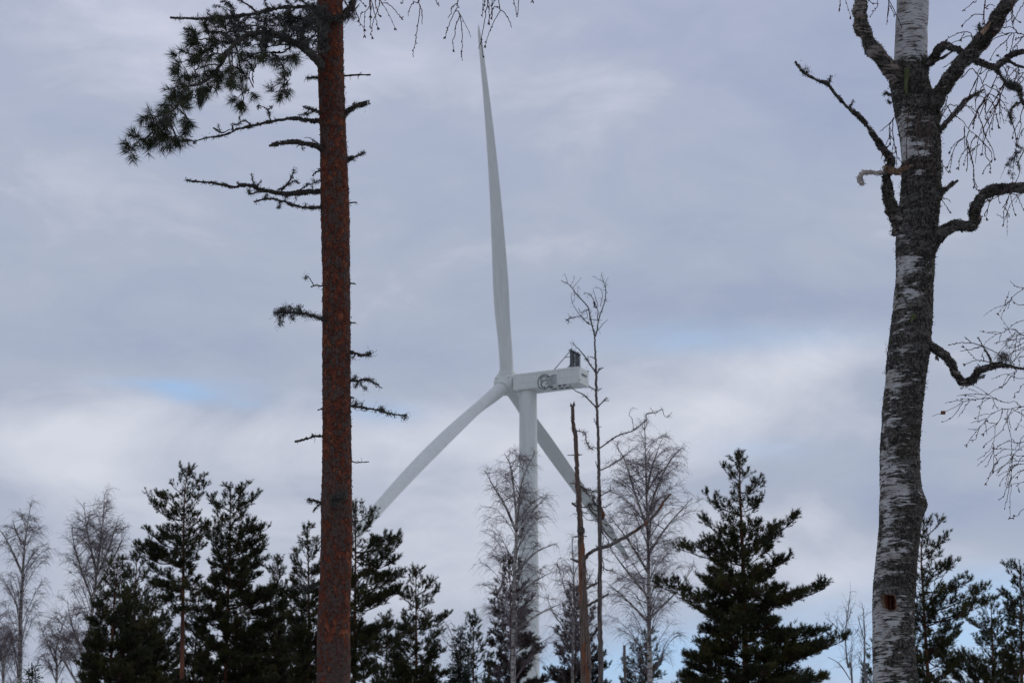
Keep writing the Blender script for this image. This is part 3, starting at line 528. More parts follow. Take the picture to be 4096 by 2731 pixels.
dead(pine, 'H', [(165, 205), (200, 170), (245, 130)], [16, 14, 9], [([(150, 215), (200, 220), (270, 235)], 5), ([(140, 180), (190, 150), (230, 145)], 4)], Y=YP - .13, lich=1.0, lsz=.03)
dead(pine, 'G', [(2185, 890), (2150, 895), (2110, 908), (2080, 922), (2050, 945)], [8, 7, 6], [([(2065, 930), (2020, 905), (1965, 928)], 3)], lich=1.0, lsz=.03)

for p_ in ([(1500, 175), (1540, 150), (1600, 130), (1660, 120)], [(1470, 60), (1520, 95), (1590, 150), (1640, 160)], [(1480, 260), (1520, 200), (1560, 130)], [(1480, 320), (1510, 335), (1530, 300)]):
    dead(pine, 'A', p_, [9, 14, 10], [], Y=YP - .115, lich=1.0, lsz=.035)
# the green bough with its tangle of dead, lichen-covered twigs
bl_main = [(1540, 520), (1500, 490), (1450, 440), (1400, 390), (1340, 345), (1260, 300), (1150, 262), (1040, 245), (940, 262), (850, 320), (790, 400), (740, 480), (660, 575), (590, 620), (500, 640), (440, 710), (420, 780), (350, 850), (270, 915)]
bo = MB(); P0 = trace('A', bl_main, YP, YP - .9); P0, r0_ = smooth(P0, rad([42, 32, 22, 16, 12, 9, 6], len(P0)) * pxm(YP, 'A'), 6); bo.tubes(wob(P0, .002), r0_, 10)
limbs = [P0]
def lim(pts, r, Ya=None):
    p0 = cpt('A', *pts[0], YP - .3); allp = np.concatenate(limbs); j = np.argmin(((allp[:, [0, 2]] - p0[[0, 2]]) ** 2).sum(1)); Yb = allp[j, 1]
    Q = trace('A', pts, Yb, Yb + RNG.uniform(-.35, .25)); Q, rq = smooth(Q, np.linspace(r, max(2, r * .4), len(Q)) * pxm(YP, 'A'), 5); Q = wob(Q, .004); bo.tubes(Q, rq * (1 + RNG.normal(size=len(rq)) * .1), 6); limbs.append(Q); return Q
for a_ in ([(1340, 345), (1280, 200), (1180, 130), (1080, 90)], [(1300, 320), (1200, 330), (1080, 340), (960, 335), (900, 360)], [(1150, 262), (1000, 190), (850, 190), (720, 200), (640, 175), (600, 170)],
           [(1040, 245), (900, 235), (760, 240), (640, 240), (540, 235), (470, 205)], [(1340, 350), (1350, 250), (1400, 150), (1440, 80)], [(1360, 360), (1400, 280), (1460, 240)], [(1340, 345), (1320, 230), (1270, 120), (1230, 60)],
           [(1180, 380), (1080, 390), (990, 400), (930, 430)], [(1260, 300), (1230, 380), (1120, 395), (1040, 440), (1000, 500), (980, 560), (985, 650)], [(850, 320), (740, 310), (640, 290), (560, 290), (480, 220), (465, 210)],
           [(790, 400), (680, 390), (600, 340), (520, 330)], [(700, 330), (590, 400), (500, 400), (440, 378)], [(600, 360), (575, 470), (555, 560), (552, 620)], [(560, 470), (500, 450), (430, 460)], [(545, 560), (480, 560), (430, 570)],
           [(850, 320), (880, 450), (900, 560), (905, 690)], [(820, 350), (830, 480), (830, 570)], [(1190, 470), (1220, 540), (1200, 640), (1150, 685)], [(1120, 400), (1180, 430), (1200, 500)], [(1205, 640), (1240, 600)], [(500, 640), (440, 620), (400, 660), (370, 690)],
           [(440, 710), (520, 730), (580, 690), (600, 680)], [(420, 780), (480, 860), (510, 900)], [(350, 850), (260, 860), (200, 850)], [(350, 850), (380, 940), (420, 1000), (520, 1030)], [(270, 915), (240, 970), (180, 1030), (110, 1060), (60, 1110)], [(240, 960), (300, 1000), (290, 1050)],
           [(180, 1030), (200, 1080), (215, 1110)], [(430, 740), (370, 730), (318, 705)], [(390, 800), (360, 775), (335, 772)], [(500, 880), (470, 950), (540, 1010)], [(740, 480), (660, 480), (600, 500)], [(740, 600), (700, 650), (640, 640)], [(650, 580), (620, 520), (640, 460)]):
    lim(a_, 7)
for i in range(210):      # crooked dead twigs
    x0_ = 1480 - 860 * RNG.random() ** 1.5; y0_ = np.interp(x0_, [620, 900, 1200, 1460], [240, 230, 210, 190]) + RNG.normal() * 80; a0 = RNG.uniform(0, 6.28)
    pts = [(x0_, y0_)]
    for k in range(4): a0 += RNG.normal() * .7; l_ = RNG.uniform(15, 38); pts.append((pts[-1][0] + math.cos(a0) * l_, pts[-1][1] + math.sin(a0) * l_ * .8))
    lim(pts, RNG.uniform(3, 6))
bough = bo.build('bough', M['dryb'], pine)
lb = MB(); A = np.concatenate(limbs[:1] + limbs[1:8] + limbs[-210:]); A = A[RNG.random(len(A)) < .38]; lichen(lb, A, 14, .015, .0028); lichen(lb, A[RNG.random(len(A)) < .3], 12, .03, .0014); lb.build('lichen', M['lichen'], bough)
nd = MB(); tp = []; td_ = []
cent = [(700, 190), (760, 165), (640, 230), (540, 290), (590, 320), (500, 390), (430, 420), (440, 470), (420, 540), (450, 580), (400, 660), (430, 690), (470, 730), (540, 700), (590, 560), (640, 640), (660, 500), (680, 400), (720, 330), (800, 330), (860, 400), (900, 370),
        (820, 480), (880, 520), (820, 570), (850, 650), (900, 620), (950, 560), (980, 530), (950, 670), (870, 730), (910, 750), (1000, 430), (940, 450), (1150, 430), (1200, 460), (1110, 440), (1250, 430), (1290, 410), (1225, 585), (1130, 670), (1190, 690), (1240, 650), (1215, 620), (200, 860), (240, 845), (330, 820),
        (300, 900), (350, 880), (380, 960), (300, 960), (410, 1000), (450, 1015), (510, 890), (480, 865), (510, 930), (120, 1015), (160, 1030), (220, 1010), (265, 1035), (100, 1080), (200, 1100), (85, 1125), (290, 990), (590, 440), (550, 500), (740, 570), (700, 650), (650, 660), (760, 430), (620, 380), (480, 640), (520, 620), (560, 340), (1040, 400), (760, 520), (700, 560), (890, 300), (800, 260), (560, 240), (370, 1040), (330, 1000), (250, 900), (450, 760), (350, 770), (400, 720)]
allp = np.concatenate(limbs)
cent = cent + [(x + RNG.normal() * 26, y + RNG.normal() * 22) for x, y in cent if RNG.random() < .7]
for x, y in cent:
    p = cpt('A', x, y, YP - .45); j = np.argsort(((allp[:, [0, 2]] - p[[0, 2]]) ** 2).sum(1))[0]; a_ = allp[j]; p = np.array([p[0], a_[1] + RNG.uniform(-.07, .07), p[2]])
    p = cpt('A', x, y, p[1]); d = p - a_
    if np.linalg.norm(d) > .01: nd_ = np.array([a_, (a_ + p) / 2 + RNG.normal(size=3) * .006, p]); bo2 = nd; nd.tubes(nd_, [.0028, .0022, .0016], 5, mi=1)
    d0 = unit(d + np.array([-.04, 0, .0]) + RNG.normal(size=3) * .03)
    for k in range(3): tp.append(p + RNG.normal(size=3) * .006); td_.append(unit(d0 + RNG.normal(size=3) * .35))
tufts(nd, tp, td_, .05, 42, .060, .0030, .9, 0, .0)
k = RNG.choice(len(limbs[0]), 60); tufts(nd, limbs[0][60:][RNG.choice(len(limbs[0]) - 60, 45)] + RNG.normal(size=(45, 3)) * .03, rvec(45), .05, 36, .055, .0022, 1.0)
nd.build('needles', [M['needles'], M['dryb']], bough)
# a hanging beard of lichen
bd = MB(); a0 = cpt('A', 595, 660, YP - .55); n = 260; o_ = a0 + RNG.normal(size=(n, 3)) * np.array([.012, .012, .004]); e_ = cpt('A', 590, 785, YP - .55) + RNG.normal(size=(n, 3)) * np.array([.010, .010, .02])
mid = (o_ + e_) / 2 + RNG.normal(size=(n, 3)) * np.array([.014, .014, .01]); s = np.array([.0012, 0, 0]); bd.tris(o_ - s, o_ + s, mid); bd.tris(mid - s, mid + s, e_); bd.build('beard_lichen', M['lichen'], bough)

# ------------------------------------------------------------------ the big birch on the right
YB = 15.0
birch_prof = [(0, 3587, 3717), (115, 3579, 3713), (241, 3575, 3711), (330, 3570, 3716), (373, 3562, 3733), (459, 3580, 3752), (574, 3602, 3763), (689, 3608, 3766), (804, 3600, 3762), (900, 3590, 3752),
              (970, 3584, 3742), (1110, 3583, 3735), (1250, 3570, 3729), (1391, 3551, 3721), (1531, 3542, 3700), (1671, 3528, 3684), (1812, 3521, 3675), (1952, 3521, 3683), (2022, 3520, 3692), (2112, 3518, 3684),
              (2218, 3506, 3668), (2324, 3496, 3660), (2430, 3492, 3654), (2536, 3493, 3652), (2731, 3496, 3666)]
zof = lambda y: at(3600, y, YB)[2]
ry = [0,215,290,470,480,540,570,600,640,660,1030,1050,1105,1130,1180,1240,1260,1490,1500,1555,1570,1660,1700,1760,1820,1960,2010,2040,2160,2200,2260,2340,2370,2450,2560,2620,2731]
rv = [.05,.04,.92,.95,.6,.65,.7,.45,.45,.9,.9,.5,.5,.72,.6,.55,.85,.8,.5,.5,.78,.76,.62,.82,.62,.42,.42,.66,.68,.48,.50,.82,.60,.38,.48,.64,.50]
rz = np.array([zof(y) for y in ry])[::-1]; rvv = np.array(rv)[::-1]
def rough_at(z, a):
    side = (.30 * math.cos(a) + .16 * max(0, -math.cos(a) - .75) * 4 - .04) * (1 if z < rz[-3] else .35)   # more lichen on the right flank
    return float(np.interp(z, rz, rvv)) + side
HX = cpt('Fc', 458, 975, YB); KX = cpt('Fc', 720, 225, YB)
RGH = []; HOL = []
def birch_extra(z, a, p, r):
    ro = min(1.1, max(0, rough_at(z, a))); q = Vector((p.x * 60, p.y * 60, z * 45))
    d = ro * (.0085 * abs(mn.noise(q)) + .006 * mn.noise(q * 2.3)) + .004 * mn.noise(p * 11) + .0012 * mn.noise(Vector((p.x * 20, p.y * 20, z * 160)))
    d += .022 * math.exp(-((z - KX[2]) / .055) ** 2) * max(0, math.cos(a - .0)) ** 3           # knot on the right flank
    d -= .008 * math.exp(-((z - KX[2] + .13) / .05) ** 2) * max(0, math.cos(a + .5)) ** 3
    # hollow, facing the camera a little left of the middle
    dx = (math.cos(a) * r - (HX[0] - p_axis(z))) ; h = 0
    if math.sin(a) < 0:
        e_ = max(abs(dx + .1 * (z - HX[2])) / .040, abs(z - HX[2]) / .046); e_ = (abs(dx + .12 * (z - HX[2])) / .040) ** 4.5 + (abs(z - HX[2] + .1 * dx) / .044) ** 4.5 + .75 * mn.noise(Vector((dx * 45, 3, z * 45)))
        h = (.72 if -.026 < dx + .004 * mn.noise(Vector((1, 1, z * 60))) < -.012 else 1) if e_ < 1 else 0
        if e_ < 1: d -= .075
        elif e_ < 1.7: d += .003
        if 1 <= e_ < 1.9 and dx > .018 and abs(z - HX[2]) < .05 + .02 * mn.noise(Vector((dx * 90, 0, z * 40))): h = .42
    RGH.append(ro); HOL.append(h); return d, ro
_c = np.array([at((l + r) / 2, y, YB) for y, l, r in birch_prof]); _c = _c[np.argsort(_c[:, 2])]
def p_axis(z): return float(np.interp(z, _c[:, 2], _c[:, 0]))
bb = at(3581, 2731, YB)
birch = thing('birch_tree', 'thick white and black barked birch with a square hollow, right foreground', 'tree', (bb[0], YB, 0))
mb, bf, info, m_ = trunk_mesh(birch_prof, YB, .155, 3.5, fine=.0036, cols=190, extra=birch_extra)
# curls of loose bark and lichen tags on the rough zones
n = 2600; zz = RNG.uniform(3.0, 7.9, n); aa = RNG.uniform(0, 2 * np.pi, n); kk = np.array([rough_at(z, a) for z, a in zip(zz, aa)]) > RNG.uniform(.2, .95, n); zz = zz[kk]; aa = aa[kk]; n = len(zz)
xs, ys, rs = bf(zz); nrm = np.stack([np.cos(aa), np.sin(aa), np.zeros(n)], 1); tan = np.stack([-np.sin(aa), np.cos(aa), np.zeros(n)], 1); P = np.stack([xs, ys, zz], 1) + nrm * (rs + .002)[:, None]
w_ = RNG.uniform(.002, .006, n)[:, None]; h_ = RNG.uniform(.003, .009, n)[:, None]; lift = (RNG.uniform(.003, .011, n) * (1 + (RNG.random(n) < .04) * 1.2))[:, None]; sg = np.sign(RNG.normal(size=(n, 1)))
q = np.stack([P - tan * w_, P + tan * w_, P + tan * w_ * .6 + np.array([0, 0, 1.]) * h_ * sg + nrm * lift, P - tan * w_ * .7 + np.array([0, 0, 1.]) * h_ * sg + nrm * lift * .6], 1)
keep = ~((np.abs(zz - HX[2]) < .06) & (np.sin(aa) < 0)); q = q[keep]; nq = len(q)
mb.add(q.reshape(-1, 3), np.arange(4 * nq).reshape(-1, 4))
rg = np.concatenate([RGH, np.full(m_, .3), np.full(4 * nq, 1.2)]); hl = np.concatenate([HOL, np.zeros(m_), np.zeros(4 * nq)])
btr = mb.build('trunk', M['birch'], birch, attrs={'rough': rg, 'hollow': hl})
lb = MB(); zz = np.concatenate([RNG.uniform(3.0, 7.9, 420)]); aa = RNG.uniform(0, 2 * np.pi, len(zz)); kk = np.array([rough_at(z, a) for z, a in zip(zz, aa)]) > .55; zz = zz[kk]; aa = aa[kk]; xs, ys, rs = bf(zz)
lichen(lb, np.stack([xs + np.cos(aa) * (rs + .004), ys + np.sin(aa) * (rs + .004), zz], 1), 14, .016); lb.build('lichen', M['lichen'], btr)
ms = MB()
for cr_, pts, wd in (('D', [(900, 515), (903, 560), (893, 620), (892, 660), (900, 715)], [16, 19, 12, 10, 5]), ('E', [(492, 538), (490, 560), (472, 585)], [16, 16, 6])):
    s_ = pxm(YB, cr_)
    for k in range(240):
        t0 = RNG.uniform(0, .8); t1 = min(1, t0 + RNG.uniform(.12, .3)); xs_ = [p[0] for p in pts]; ys_ = [p[1] for p in pts]; u = np.linspace(0, 1, len(pts)); off = RNG.uniform(-.8, .8)
        g_ = lambda t: (np.interp(t, u, xs_) + off * np.interp(t, u, wd), np.interp(t, u, ys_)); a_ = cpt(cr_, *g_(t0), YB); b_ = cpt(cr_, *g_(t1), YB)
        for v_ in (a_, b_): x0, y0, r0 = bf(v_[2]); v_[1] = y0 - math.sqrt(max(0, r0 ** 2 - (v_[0] - x0) ** 2)) - RNG.uniform(.006, .014)
        s2 = np.array([.0022, 0, 0]); ms.tris([a_ - s2], [a_ + s2], [b_])
ms.build('beard_lichen', M['moss'], btr)
def limb(cr, pts, r, subs=(), dy=0., **kw):
    kw.setdefault('m', 'birch_limb'); kw.setdefault('name', 'limb'); kw.setdefault('lsz', .018); return dead(birch, cr, pts, r, subs, Y=kw.pop('Y', YB), dy=dy, **kw)
limb('D', [(900, 620), (830, 520), (745, 420), (665, 310), (612, 200), (592, 100), (592, 0), (585, -250), (560, -600)], [70, 62, 56, 50, 46, 44, 30], dy=-.5, lich=.35, m='birch_pale')
limb('D', [(1060, 790), (1120, 690), (1180, 590), (1250, 500), (1330, 410), (1430, 300), (1530, 170), (1610, 50), (1690, -60), (1850, -260)], [70, 56, 52, 50, 48, 44, 30], [([(1445, 235), (1425, 205), (1422, 170)], 12)], dy=-.7, lich=1.0, lsz=.024)
limb('D', [(1020, 470), (1060, 445), (1110, 400), (1145, 340), (1195, 315), (1260, 340), (1320, 365)], [32, 28, 26, 20, 20], [([(1100, 430), (1180, 395), (1240, 355)], 16)], dy=-.3, lich=.6)
limb('D', [(1340, 370), (1400, 420), (1460, 450), (1530, 468), (1590, 430), (1640, 390), (1690, 368), (1760, 362)], [22, 22, 18, 16, 14], [([(1620, 420), (1680, 455), (1750, 475)], 14)], dy=-.4, lich=.8, Y=YB - .35)
limb('D', [(1390, 400), (1430, 365), (1470, 330), (1498, 290), (1490, 270)], [7, 9, 10], dy=0, lich=.6, Y=YB - .4, name='branch')
limb('R', [(740, 870), (800, 960), (860, 1040), (900, 1090), (960, 1100), (1010, 1110), (1040, 1180), (1060, 1260), (1085, 1320)], [14, 15, 18, 22, 26, 22, 18], [([(1040, 1290), (970, 1310), (920, 1380), (900, 1450)], 12), ([(900, 1450), (930, 1480), (925, 1540)], 18), ([(890, 1040), (960, 1060), (1000, 1090)], 8)], lich=1.0, Y=YB - .55, lsz=.028, name='branch')
limb('T', [(720, 260), (690, 280), (655, 320), (650, 360), (665, 420), (690, 500), (705, 590), (700, 690)], [9, 8, 9, 8, 5, 4, 3], [([(710, 630), (740, 650), (775, 670)], 4), ([(700, 690), (640, 770), (590, 860), (560, 930)], 3), ([(700, 690), (680, 800), (672, 960)], 3), ([(705, 700), (740, 690), (775, 700)], 2), ([(690, 720), (650, 800), (640, 880)], 2), ([(700, 700), (720, 800), (760, 890)], 2)], lich=.5, Y=YB - .6, name='branch')
limb('D', [(880, 1590), (850, 1545), (828, 1480), (800, 1400), (782, 1300), (780, 1215), (805, 1130), (785, 1085), (733, 1010), (680, 930), (620, 850), (570, 795), (500, 742), (430, 665), (370, 592), (290, 560), (210, 512), (165, 465), (140, 428)],
     [52, 46, 42, 36, 30, 26, 24, 16, 12, 11, 11, 10, 8, 7], [([(368, 595), (378, 570), (386, 538)], 7), ([(522, 745), (538, 720), (546, 695)], 8), ([(860, 1510), (800, 1500), (765, 1475)], 22), ([(225, 505), (215, 490)], 5)], dy=-.4, lich=.55, label='long broken limb reaching up to the left')
dead(birch, 'D', [(800, 1185), (765, 1200), (720, 1208), (660, 1202), (615, 1205), (590, 1240), (600, 1270), (617, 1285)], [14, 13, 11, 12, 14, 9], Y=YB - .1, dy=-.1, lich=.08, name='bleached_stub', m='bleached', label='pale curled bare stub')
dead(birch, 'D', [(780, 1170), (810, 1185), (850, 1198), (900, 1172), (962, 1150)], [20, 18, 16, 4], [([(860, 1195), (880, 1232)], 6)], Y=YB - .12, dy=-.1, lich=0, name='torn_stub', m='torn', label='torn orange splinter')
limb('D', [(1130, 925), (1155, 900), (1200, 850), (1270, 770), (1330, 700), (1400, 655), (1455, 625)], [15, 14, 14, 13, 11, 7], [([(1325, 700), (1335, 740)], 6)], dy=-.3, lich=.7, lsz=.03, m='dead', name='broken_branch')
limb('D', [(1135, 1370), (1165, 1335), (1210, 1300), (1278, 1256)], [26, 16, 13, 9], dy=-.1, lich=.4, m='dead', name='broken_branch')
limb('V', [(2118, 585), (2142, 558), (2170, 530), (2200, 517), (2228, 520), (2238, 508), (2240, 480), (2252, 455), (2282, 436), (2330, 432), (2400, 428), (2480, 415)], [20, 15, 12, 12, 13, 13, 12, 10], [([(2262, 448), (2238, 470)], 5)], dy=-.5, lich=.8, lsz=.022)
limb('Q', [(10, 60), (60, 75), (120, 105), (180, 170), (230, 260), (290, 350), (350, 345), (400, 300), (430, 255), (500, 232), (560, 215), (640, 218), (720, 235), (800, 252), (900, 275)], [34, 34, 34, 30, 28, 28, 24, 22, 16, 11, 9, 8],
     [([(90, 150), (105, 180)], 16), ([(400, 320), (465, 300)], 9), ([(522, 225), (505, 150), (480, 110), (450, 65)], 11)], dy=-.5, lich=.8, lsz=.02, label='crooked limb sagging then rising to the right')
lb = MB(); lichen(lb, [cpt('Q', 620 + dx_, 165 + dy_, YB - .38) for dx_, dy_ in RNG.normal(size=(26, 2)) * 18], 20, .03); lb.build('lichen', M['lichen'], birch)
lb = MB(); lichen(lb, [cpt('D', 215 + dx_, 492 + dy_, YB - .38) for dx_, dy_ in RNG.normal(size=(12, 2)) * 10], 14, .022); lb.build('lichen', M['lichen'], birch)
mb = MB(); mb.tubes(trace('D', [(1440, 235), (1475, 195), (1505, 155)], YB - .62, YB - .64), np.array([18, 14, 3]) * pxm(YB, 'D'), 7); mb.build('torn_stub', M['torn'], birch)
for c_ in ([(800, 665), (775, 645), (760, 660)], [(805, 720), (788, 705)]):
    mb = MB(); mb.tubes(trace('D', c_, YB), np.linspace(14, 6, len(c_)) * pxm(YB, 'D'), 7); lichen(mb, trace('D', c_, YB), 60, .014, .0018); mb.build('burr', M['lichen'], birch)

# hanging twigs: traced stems with alternate side shoots, buds and catkins
def twigset(parent, cr, stems, Y, r=1.6, side=.5, bud=True, m='twig', name='twigs', dy=.25, catk=.6, up=0., attach=None, reach=.15):
    mb = MB(); s = pxm(Y, cr); s1 = pxm(Y); prev = []
    for st in stems:
        Ys = Y + RNG.uniform(-dy, dy); p0 = cpt(cr, *st[0], Y); hook = None
        for pool, lim_ in ((prev, .045), ([attach] if attach is not None else [], reach)):
            if hook is None and pool:
                A_ = np.concatenate(pool); dd_ = np.hypot(A_[:, 0] - p0[0], A_[:, 2] - p0[2]); j_ = dd_.argmin()
                if dd_[j_] < lim_: hook = A_[j_]; Ys = hook[1]
        P = trace(cr, st, Ys, Ys + RNG.uniform(-.1, .1))
        if hook is not None: P = np.vstack([hook, P[1:] if np.linalg.norm(hook - P[0]) < .045 else P])
        P, rr = smooth(P, np.linspace(r * 1.35, r * .8, len(P)) * s1, 5); prev.append(P); P = wob(P, s1 * 1.2); mb.tubes(P, rr, 5)
        L_ = np.linalg.norm(np.diff(P, axis=0), axis=1).sum(); ends = [P[-1]]; de = [unit(P[-1] - P[-2])]
        for i in range(int(L_ / .055)):
            j = RNG.integers(1, len(P) - 1); d = unit(P[j] - P[j - 1])
            if bud: o = unit(np.cross(d, rvec(1)[0])); mb.tubes(np.array([P[j], P[j] + o * s1 * 3 + d * s1 * 4, P[j] + o * s1 * 3.5 + d * s1 * 8]), [r * 1.2 * s1, r * 1.5 * s1, s1 * .4], 4)
        for i in range(int(L_ / .13 * side + RNG.random())):
            j = RNG.integers(1, max(2, int(len(P) * .8))); d = unit(P[j] - P[j - 1]); o = unit(d * .8 + rvec(1)[0] * .7 + np.array([0, 0, up])); l = RNG.uniform(.06, .22) * min(1, L_ / .4)
            Q = [P[j]]
            for k in range(5): o = unit(o + np.array([0, 0, -.25 + up]) + rvec(1)[0] * .15); Q.append(Q[-1] + o * l / 5)
            Q = np.array(Q); mb.tubes(Q, np.linspace(r * .9, r * .6, 6) * s1, 4); ends.append(Q[-1]); de.append(o)
            if bud:
                for q in Q[1:-1]: oo = unit(np.cross(o, rvec(1)[0])); mb.tubes(np.array([q, q + oo * s1 * 3 + o * s1 * 3, q + oo * s1 * 3 + o * s1 * 7]), [r * s1, r * 1.2 * s1, s1 * .4], 4)
        for p, d in zip(ends, de):
            if RNG.random() < catk:
                for k in range(3): o = unit(d + rvec(1)[0] * .55); mb.tubes(np.array([p, p + o * s1 * 7, p + o * s1 * 14]), [r * .8 * s1, r * 1.6 * s1, r * .9 * s1], 4)
    return mb.build(name, M[m], parent)
def limbpts(o): n_ = len(o.data.vertices); a_ = np.zeros(n_ * 3); o.data.vertices.foreach_get('co', a_); return a_.reshape(-1, 3) + np.array(o['_base'])
# overhead limb of the same birch that carries the twigs hanging into the top of the picture
ov = MB(); P = trace('X', [(3640, -560), (3400, -420), (3050, -330), (2700, -250), (2300, -190), (1950, -150), (1650, -130), (1380, -120)], YB, YB - .4); P, rr = smooth(P, np.linspace(.035, .004, 8), 6); ov.tubes(P, rr, 8); OVP = P; ovl = ov.build('limb', M['birch_limb'], birch); ovl['label'] = 'high limb above the frame'
S_L = [[(30, -350), (40, 0), (100, 230), (120, 280), (165, 338)], [(20, -300), (90, -60), (120, 0), (165, 60)], [(240, -350), (235, 0), (245, 150), (240, 340)], [(380, -320), (345, 0), (335, 100), (280, 230), (250, 380), (258, 428)], [(290, -300), (300, 0), (320, 120), (340, 180)],
       [(250, -350), (255, 0), (300, 200), (325, 320)], [(350, -330), (355, 0), (440, 40), (520, 110), (565, 170), (605, 208)], [(180, -300), (230, 60), (140, 160), (110, 230)], [(640, -300), (625, 0), (600, 45)], [(810, -350), (810, 0), (745, 30), (690, 130), (685, 195)],
       [(800, -350), (815, 0), (822, 110), (800, 300), (772, 460), (770, 520), (745, 590), (741, 678)], [(815, 60), (840, 130), (850, 200), (846, 290)], [(980, -300), (1010, 0), (1040, 50), (1044, 80)], [(1250, -350), (1268, 0), (1264, 80), (1200, 200), (1150, 330), (1130, 370), (1125, 430)],
       [(1264, 80), (1278, 150), (1310, 270), (1325, 450), (1315, 600), (1320, 720)], [(1278, 150), (1245, 300), (1228, 430), (1210, 480), (1215, 580)], [(1230, 0), (1190, 100), (1185, 160), (1152, 215)], [(1600, -350), (1620, 0), (1600, 130), (1580, 260), (1555, 400), (1540, 460), (1535, 520), (1512, 575)],
       [(1560, -300), (1565, 0), (1560, 140), (1555, 210)], [(1640, -300), (1630, 0), (1632, 120), (1635, 260)], [(1740, -350), (1748, 0), (1765, 120), (1700, 240), (1650, 350), (1620, 430), (1592, 532)], [(1760, 60), (1830, 170), (1890, 290), (1900, 330)], [(1670, -300), (1665, 0), (1670, 110), (1672, 240)],
       [(1748, 30), (1690, 90), (1650, 180), (1632, 240)], [(1920, -300), (1930, 0), (1950, 110), (1960, 205)], [(2010, -300), (1990, 0), (1975, 130), (1965, 205)], [(1700, -300), (1690, 0), (1680, 55)], [(2150, -300), (2148, 5)], [(430, -350), (430, -20), (400, 0)], [(1530, -300), (1590, 0), (1560, 130)]]
twigset(ovl, 'L', S_L, YB - .35, side=.12, dy=.2, attach=OVP, reach=.6)
S_D = [[(420, -250), (455, 0), (450, 40), (445, 80)], [(640, -200), (655, 0), (715, 30), (690, 80), (660, 120)], [(720, -200), (715, 40)], [(780, -200), (790, 0), (795, 60), (785, 120), (775, 175)], [(795, 40), (830, 100)], [(870, -200), (880, 0), (905, 60), (915, 130)], [(885, 190), (880, 250)]]
twigset(ovl, 'D', S_D, YB - .2, side=.15, dy=.15, attach=OVP, reach=1.)
limbs_b = [o for o in birch.children if o.name.startswith('limb')]
S_R1 = [[(590, -200), (600, 30), (580, 160), (560, 330)], [(600, 40), (660, 60), (725, 85)], [(575, 115), (480, 180), (390, 245), (322, 308)], [(500, -200), (490, 0), (430, 45), (340, 122)], [(560, -100), (590, 60), (585, 280)], [(480, 400), (400, 410), (285, 412), (175, 460), (125, 492)], [(470, 415), (395, 450), (240, 520), (145, 555)],
        [(950, 50), (940, 200), (930, 300), (980, 380), (1000, 420)], [(920, 100), (930, 220), (870, 280), (860, 350)], [(940, 180), (1010, 270)], [(1080, 50), (1030, 120), (990, 210), (960, 260)], [(1090, 440), (1000, 418), (880, 418), (720, 425)], [(1000, 420), (940, 350), (860, 345), (780, 362)], [(900, 425), (780, 460), (690, 500), (610, 590)],
        [(940, 430), (880, 490), (800, 560), (780, 580), (710, 660), (650, 770)], [(960, 430), (940, 550), (905, 680)], [(1090, 490), (1020, 530), (960, 590), (945, 620)], [(1085, 450), (1020, 480), (985, 488)], [(430, 860), (490, 940), (540, 990), (570, 1070), (600, 1160), (600, 1300), (600, 1480)], [(500, 980), (485, 1080), (470, 1200), (480, 1340), (500, 1390)],
        [(570, 1080), (660, 1095), (740, 1140), (795, 1200)], [(630, 1190), (720, 1220), (800, 1270), (890, 1305)], [(610, 1250), (680, 1290), (715, 1360), (740, 1480), (765, 1560)], [(840, 1060), (800, 1160), (760, 1280), (670, 1390)], [(600, 1250), (550, 1300), (500, 1380), (450, 1530)], [(560, 850), (510, 900), (500, 930)], [(640, 870), (560, 915)],
        [(800, 830), (860, 900), (920, 1000), (950, 1080)], [(900, 840), (860, 870), (890, 1000), (960, 1050)], [(1020, 860), (970, 880), (890, 970), (800, 1100)], [(1080, 920), (1030, 920), (960, 880), (900, 840)], [(1020, 900), (1010, 1010), (1000, 1090)], [(1080, 1000), (1040, 970), (1030, 1050), (1080, 1130)], [(270, 740), (200, 770), (150, 800), (70, 855)]]
LPB = np.concatenate([limbpts(o) for o in birch.children if o.name.startswith(('limb', 'branch', 'broken'))])
twigset(limbs_b[1], 'R', S_R1, YB - .5, side=.25, dy=.15, attach=LPB, reach=.06)
